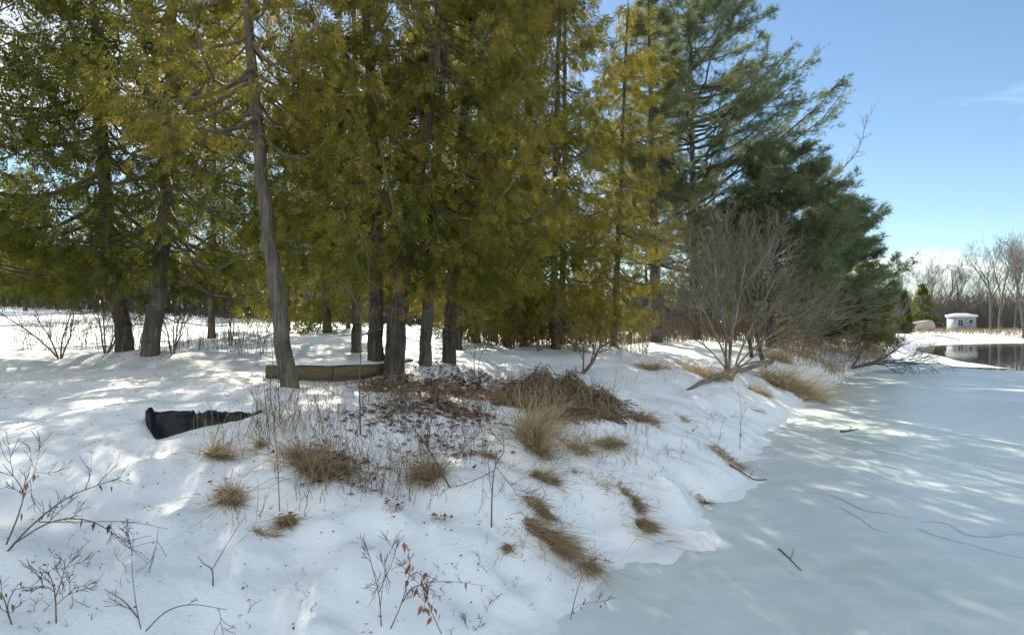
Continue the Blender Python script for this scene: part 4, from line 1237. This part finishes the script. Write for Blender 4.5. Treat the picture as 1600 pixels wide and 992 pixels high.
mb = MB()
for k_ in ('left_a', 'left_b', 'lean', 'back', 'dark', 'thick', 'slim', 'banded', 'grey', 'pine'):
    q = FEET[k_]; n = 170; a = rng.uniform(0, 6.28, n); r_ = .16 + rng.gamma(1.3, .28, n)
    litter(mb, q[0] + r_ * np.cos(a), q[1] + r_ * np.sin(a), .035, rng, (0, .7), z0=.004)
n = 3800
x = rng.uniform(-7, 4.5, n); y = rng.uniform(2.4, 11, n); kp = pond_distance(x, y) > .25; x, y = x[kp], y[kp]
litter(mb, x, y, .022, rng, z0=.004)
tag(mb.build('needle_litter', M['dead_leaf']), 'small dark flakes of litter scattered over the snow', 'litter', kind='stuff')

def weeds(px0, px1, py0, py1, n, h, seed, label, mat='brown_stem', r=.0028, side=2, tint=(.1, .9)):
    rng = np.random.default_rng(seed)
    a = np.array([G(px0, py1), G(px1, py1), G(px1, py0), G(px0, py0)])
    def reg(rng, n):
        u, v = rng.random(n), rng.random(n)
        p = (a[0] * (1 - u)[:, None] + a[1] * u[:, None]) * (1 - v)[:, None] + (a[3] * (1 - u)[:, None] + a[2] * u[:, None]) * v[:, None]
        k = vnoise(p[:, 0] * 2.4, p[:, 1] * 2.4) > -.08
        return p[k, 0], p[k, 1]
    return thicket('dry_weeds', label, reg, n, h, seed, mat, r, 3, .28, tint, 4, side)
weeds(400, 760, 625, 785, 900, .42, 921, 'fine dry weed stalks over the middle of the snowy bank')
weeds(560, 800, 600, 660, 260, .30, 922, 'fine dry weed stalks among the fallen leaves')
weeds(820, 1010, 640, 720, 300, .28, 923, 'fine dry weed stalks right of the straw column', mat='straw')
weeds(960, 1240, 560, 640, 260, .25, 924, 'fine dry weed stalks around the foot of the bare bush', mat='straw')
weeds(1000, 1200, 650, 730, 70, .22, 925, 'sparse dry stalks on the snow near the ice')
weeds(300, 520, 660, 810, 220, .40, 926, 'pale dry stalks right of the black liner', mat='straw')
weeds(760, 1040, 680, 870, 200, .16, 929, 'short straw stubble between the tussocks near the ice', mat='straw', side=1)
weeds(20, 500, 840, 985, 60, .13, 927, 'sparse dry sprigs poking out of the foreground snow')
weeds(560, 960, 850, 985, 70, .13, 928, 'sparse dry sprigs in the snow near the bottom')

# ------------------------------------------------------------------ saplings, canes and twigs one can tell apart
def cane(mb, pts, r0, r1, n=12, sides=5):
    P = catmull(pts, n); tubes(mb, P, np.linspace(r0, r1, n), sides)
    return P
SG = 'saplings and shoots on the bank'
def pix_plant(name, foot_px, label, canes, mat='twig', seed=0, twig=(0, .2), leaves=None, category='sapling', nch=(5, 3), r0=.008):
    """shoots through photo pixels at the foot's distance (with a little depth of their own)"""
    rng = np.random.default_rng(seed)
    f = G(*foot_px); Y = f[1]
    root = thing(name, tuple(f), label, category, SG)
    tw = MB(); ends = []
    for k, (pix, dy, r) in enumerate(canes):
        pts = []
        for j, p in enumerate(pix):
            q = PX(p[0], p[1], Y + dy * j / max(1, len(pix) - 1)); pts.append(q)
        pts[0][2] = min(pts[0][2], gz(pts[0][0], pts[0][1])) - .02 if k == 0 or pix[0] == foot_px else pts[0][2]
        r = r * .8; mb = MB(); P = cane(mb, pts, r, r * .35, 14); mb.build('stem', M[mat], root, smooth=True)
        ends.append(P)
        for s in range(twig[0]):
            i = rng.integers(3, 13); d = norm(norm(P[i] - P[i - 1]) + rng.normal(size=3) * .75)
            out = {}; grow(out, P[i], d, twig[1] * rng.uniform(.5, 1.3), r * .5, 0, rng, nch[:1], .55, .03, .0016)
            emit(out, tw, 0, 9, 3)
    if tw.n: tw.build('twigs', M[mat], root, kind='stuff')
    if leaves:
        n, sz, lm, hang = leaves
        for i in range(n):
            P = ends[rng.integers(len(ends))]; p = P[rng.integers(5, 14)] + rng.normal(size=3) * .02
            mb = MB(); d = norm(np.array([rng.normal() * .3, rng.normal() * .3, -1 if hang else rng.normal()])); s = norm(np.cross(d, rng.normal(size=3))); nn = np.cross(d, s)
            l = sz * rng.uniform(.6, 1.3)
            V = np.array([p, p + d * l * .35 + s * l * .2 + nn * l * .08, p + d * l, p + d * l * .4 - s * l * .2 + nn * l * .1, p + d * l * .5 - nn * l * .06])
            mb.add(V, None, [[0, 1, 4], [1, 2, 4], [2, 3, 4], [3, 0, 4]], rng.random()); mb.build('leaf', M[lm], root)
    return root
pix_plant('sapling', (563, 680), 'slender forked sapling standing before the thick cedar', [([(563, 680), (562, 590), (564, 500), (545, 455), (520, 425)], .1, .010), ([(564, 505), (572, 480), (577, 430), (570, 370)], -.1, .006), ([(565, 503), (590, 482), (612, 478)], .1, .006)], seed=1, twig=(3, .22))
pix_plant('sapling', (430, 668), 'cluster of thin straight shoots left of the leaning trunk foot', [([(430, 668), (422, 610), (426, 560), (420, 480)], .05, .007), ([(438, 664), (435, 600), (440, 520), (446, 470)], .1, .006), ([(420, 672), (414, 620), (410, 570)], -.1, .007), ([(436, 655), (450, 625), (470, 590)], 0, .004)], seed=2, twig=(3, .25))
pix_plant('sapling', (437, 800), 'single tall thin stem rising from the low tuft', [([(437, 800), (434, 730), (429, 660), (432, 600)], .1, .005)], seed=3, twig=(3, .14))
pix_plant('sapling', (768, 824), 'dark crooked sapling alone in the snow below the grass mat', [([(768, 824), (769, 770), (774, 728), (788, 700), (764, 672)], .1, .009), ([(772, 735), (745, 748), (715, 760)], -.1, .005), ([(774, 728), (800, 760), (818, 790)], 0, .004)], seed=4, twig=(4, .2))
pix_plant('twig_shrub', (596, 978), 'bare twiggy shoot at the bottom left of the orange-leaved plant', [([(596, 978), (592, 930), (580, 880), (570, 845)], .1, .005), ([(592, 925), (612, 880), (622, 845)], -.05, .004), ([(594, 950), (600, 900), (606, 860)], .1, .003)], seed=5, twig=(5, .12), category='shrub', mat='twig_red')
pix_plant('twig_shrub', (608, 982), 'low plant with hanging orange dead leaves in the foreground snow', [([(608, 982), (628, 940), (640, 890), (636, 850)], .05, .005), ([(640, 900), (655, 895), (668, 925), (660, 955)], -.1, .004), ([(628, 940), (650, 915), (700, 908), (760, 915)], .2, .004), ([(690, 990), (672, 950), (660, 920)], .1, .004)], seed=6, twig=(4, .1), leaves=(30, .06, 'orange_leaf', True), category='shrub', mat='twig_red')
pix_plant('twig_shrub', (333, 915), 'small bare Y-shaped twig alone in the foreground snow', [([(333, 915), (331, 890), (318, 880), (309, 868)], .02, .006), ([(331, 890), (350, 858), (372, 822), (384, 806)], .1, .004)], seed=7, category='shrub')
pix_plant('twig_shrub', (88, 975), 'little shrub with dark dried seed heads at lower left', [([(88, 975), (86, 930), (78, 900), (60, 885)], .05, .005), ([(86, 935), (98, 900), (102, 872)], 0, .004), ([(87, 945), (110, 925), (120, 915)], .05, .003), ([(86, 925), (70, 915), (50, 918)], -.05, .003)], seed=8, twig=(4, .1), leaves=(34, .022, 'dead_leaf', False), category='shrub')
pix_plant('twig_shrub', (226, 990), 'arching bare canes at the bottom left of the foreground', [([(226, 990), (222, 975), (195, 940), (163, 920)], .1, .006), ([(228, 985), (260, 955), (300, 944), (354, 952)], -.1, .005), ([(222, 992), (212, 940), (206, 880), (210, 830)], .1, .0035)], seed=9, twig=(2, .14), category='shrub')
pix_plant('twig_shrub', (6, 862), 'long arching canes reaching in from the left edge', [([(6, 862), (50, 820), (110, 775), (190, 745)], .3, .008), ([(20, 850), (80, 815), (135, 812), (180, 835), (205, 858)], -.1, .006), ([(60, 815), (130, 815), (200, 815), (262, 826)], .1, .004), ([(10, 850), (30, 800), (35, 765), (5, 725)], 0, .006), ([(33, 770), (50, 745), (58, 732)], 0, .003)], seed=10, twig=(4, .2), leaves=(16, .05, 'dead_leaf', True), category='shrub')
pix_plant('twig_shrub', (20, 975), 'bent dry stalks at the lower left corner', [([(20, 975), (12, 945), (28, 912)], 0, .005), ([(14, 965), (4, 930), (-15, 915)], .1, .004)], seed=11, twig=(2, .1), leaves=(8, .04, 'dead_leaf', True), category='shrub')
pix_plant('sapling', (705, 762), 'dark sapling leaning across the middle of the bank', [([(705, 762), (672, 705), (640, 660), (618, 632)], .2, .010), ([(668, 745), (670, 690), (676, 640), (684, 590)], .1, .006), ([(660, 700), (630, 715), (590, 735)], -.1, .004), ([(690, 735), (735, 690), (762, 650)], .2, .004)], seed=12, twig=(6, .28))
pix_plant('sapling', (742, 592), 'pair of thin upright stems at the left of the bramble mound', [([(742, 592), (741, 560), (744, 520), (740, 470)], .1, .010), ([(748, 592), (750, 560), (770, 510), (790, 480)], .2, .007)], seed=13, twig=(5, .4))
pix_plant('sapling', (1152, 700), 'thin upright stalks growing from the long grass mat', [([(1156, 696), (1157, 670), (1158, 640), (1152, 600)], .1, .007), ([(1118, 700), (1110, 672), (1116, 658)], 0, .004), ([(1122, 700), (1126, 672), (1135, 650)], 0, .004)], seed=14, twig=(3, .2))
pix_plant('twig_shrub', (890, 968), 'dried weed with curled brown leaves at the foot of the bank', [([(890, 968), (900, 930), (915, 890), (940, 868)], .05, .005), ([(892, 960), (905, 945), (945, 938)], 0, .003)], seed=15, twig=(2, .1), leaves=(16, .035, 'dead_leaf', True), category='shrub', mat='twig_red')
pix_plant('twig_shrub', (740, 985), 'tiny sprig with dark leaves at the bottom centre', [([(740, 985), (730, 978), (722, 965)], 0, .003), ([(741, 986), (750, 975), (753, 968)], 0, .003)], seed=16, twig=(2, .06), leaves=(12, .02, 'dead_leaf', False), category='shrub')
pix_plant('twig_shrub', (655, 850), 'fine bare sprig to the left of the biggest splayed tussock', [([(766, 920), (758, 890), (745, 862)], 0, .003)], seed=17, twig=(3, .1), category='shrub')
for n_, (px, py, lab) in enumerate(((95, 560, 'thin leafless shrub far left beyond the cedar pair'), (165, 552, 'thin leafless shrub just left of the cedar pair'), (270, 552, 'low dark forked shrub right of the cedar pair'), (360, 540, 'upright leafless shrub between the cedar pair and the leaning trunk'), (800, 545, 'thin leafless shrub among the reeds left of the low boughs'))):
    f = G(px, py); rng = np.random.default_rng(950 + n_)
    bare_plant('bare_shrub', f, lab, 'shrub', [((rng.uniform(-.5, .5), 0, 1), rng.uniform(.9, 1.5), .016) for _ in range(4)], (5, 4), .5, .03, .003, 950 + n_, group='thin leafless shrubs behind the grove')

# sticks lying on the ice
for n_, (pix, r, lab) in enumerate((([(1314, 675.5), (1326, 674), (1342, 671)], .022, 'dark stick lying on the sunlit ice'),
                                    ([(1217, 858), (1232, 872), (1252, 892)], .009, 'thin straight stick lying on the near ice'),
                                    ([(1140, 742), (1156, 750), (1178, 752), (1198, 750)], .014, 'crooked dark branch at the tip of the snowy shore'))):
    P = np.array([on_ice(p[0], p[1], 0) + [0, 0, r * .8] for p in pix]); P[:, 2] = np.maximum(P[:, 2], terrain(P[:, 0], P[:, 1]) + r * .8)
    root = thing('stick', tuple(P[0]), lab, 'stick', 'sticks on the ice')
    mb = MB(); Q_ = cane(mb, P, r, r * .4, 10, 6); mb.build('stem', M['twig'], root, smooth=True)
    mb = MB(); cane(mb, [Q_[5], Q_[5] + [.05, .05, .02], Q_[5] + [.1, .12, .06]], r * .5, r * .2, 5, 4); mb.build('side_twig', M['twig'], root)
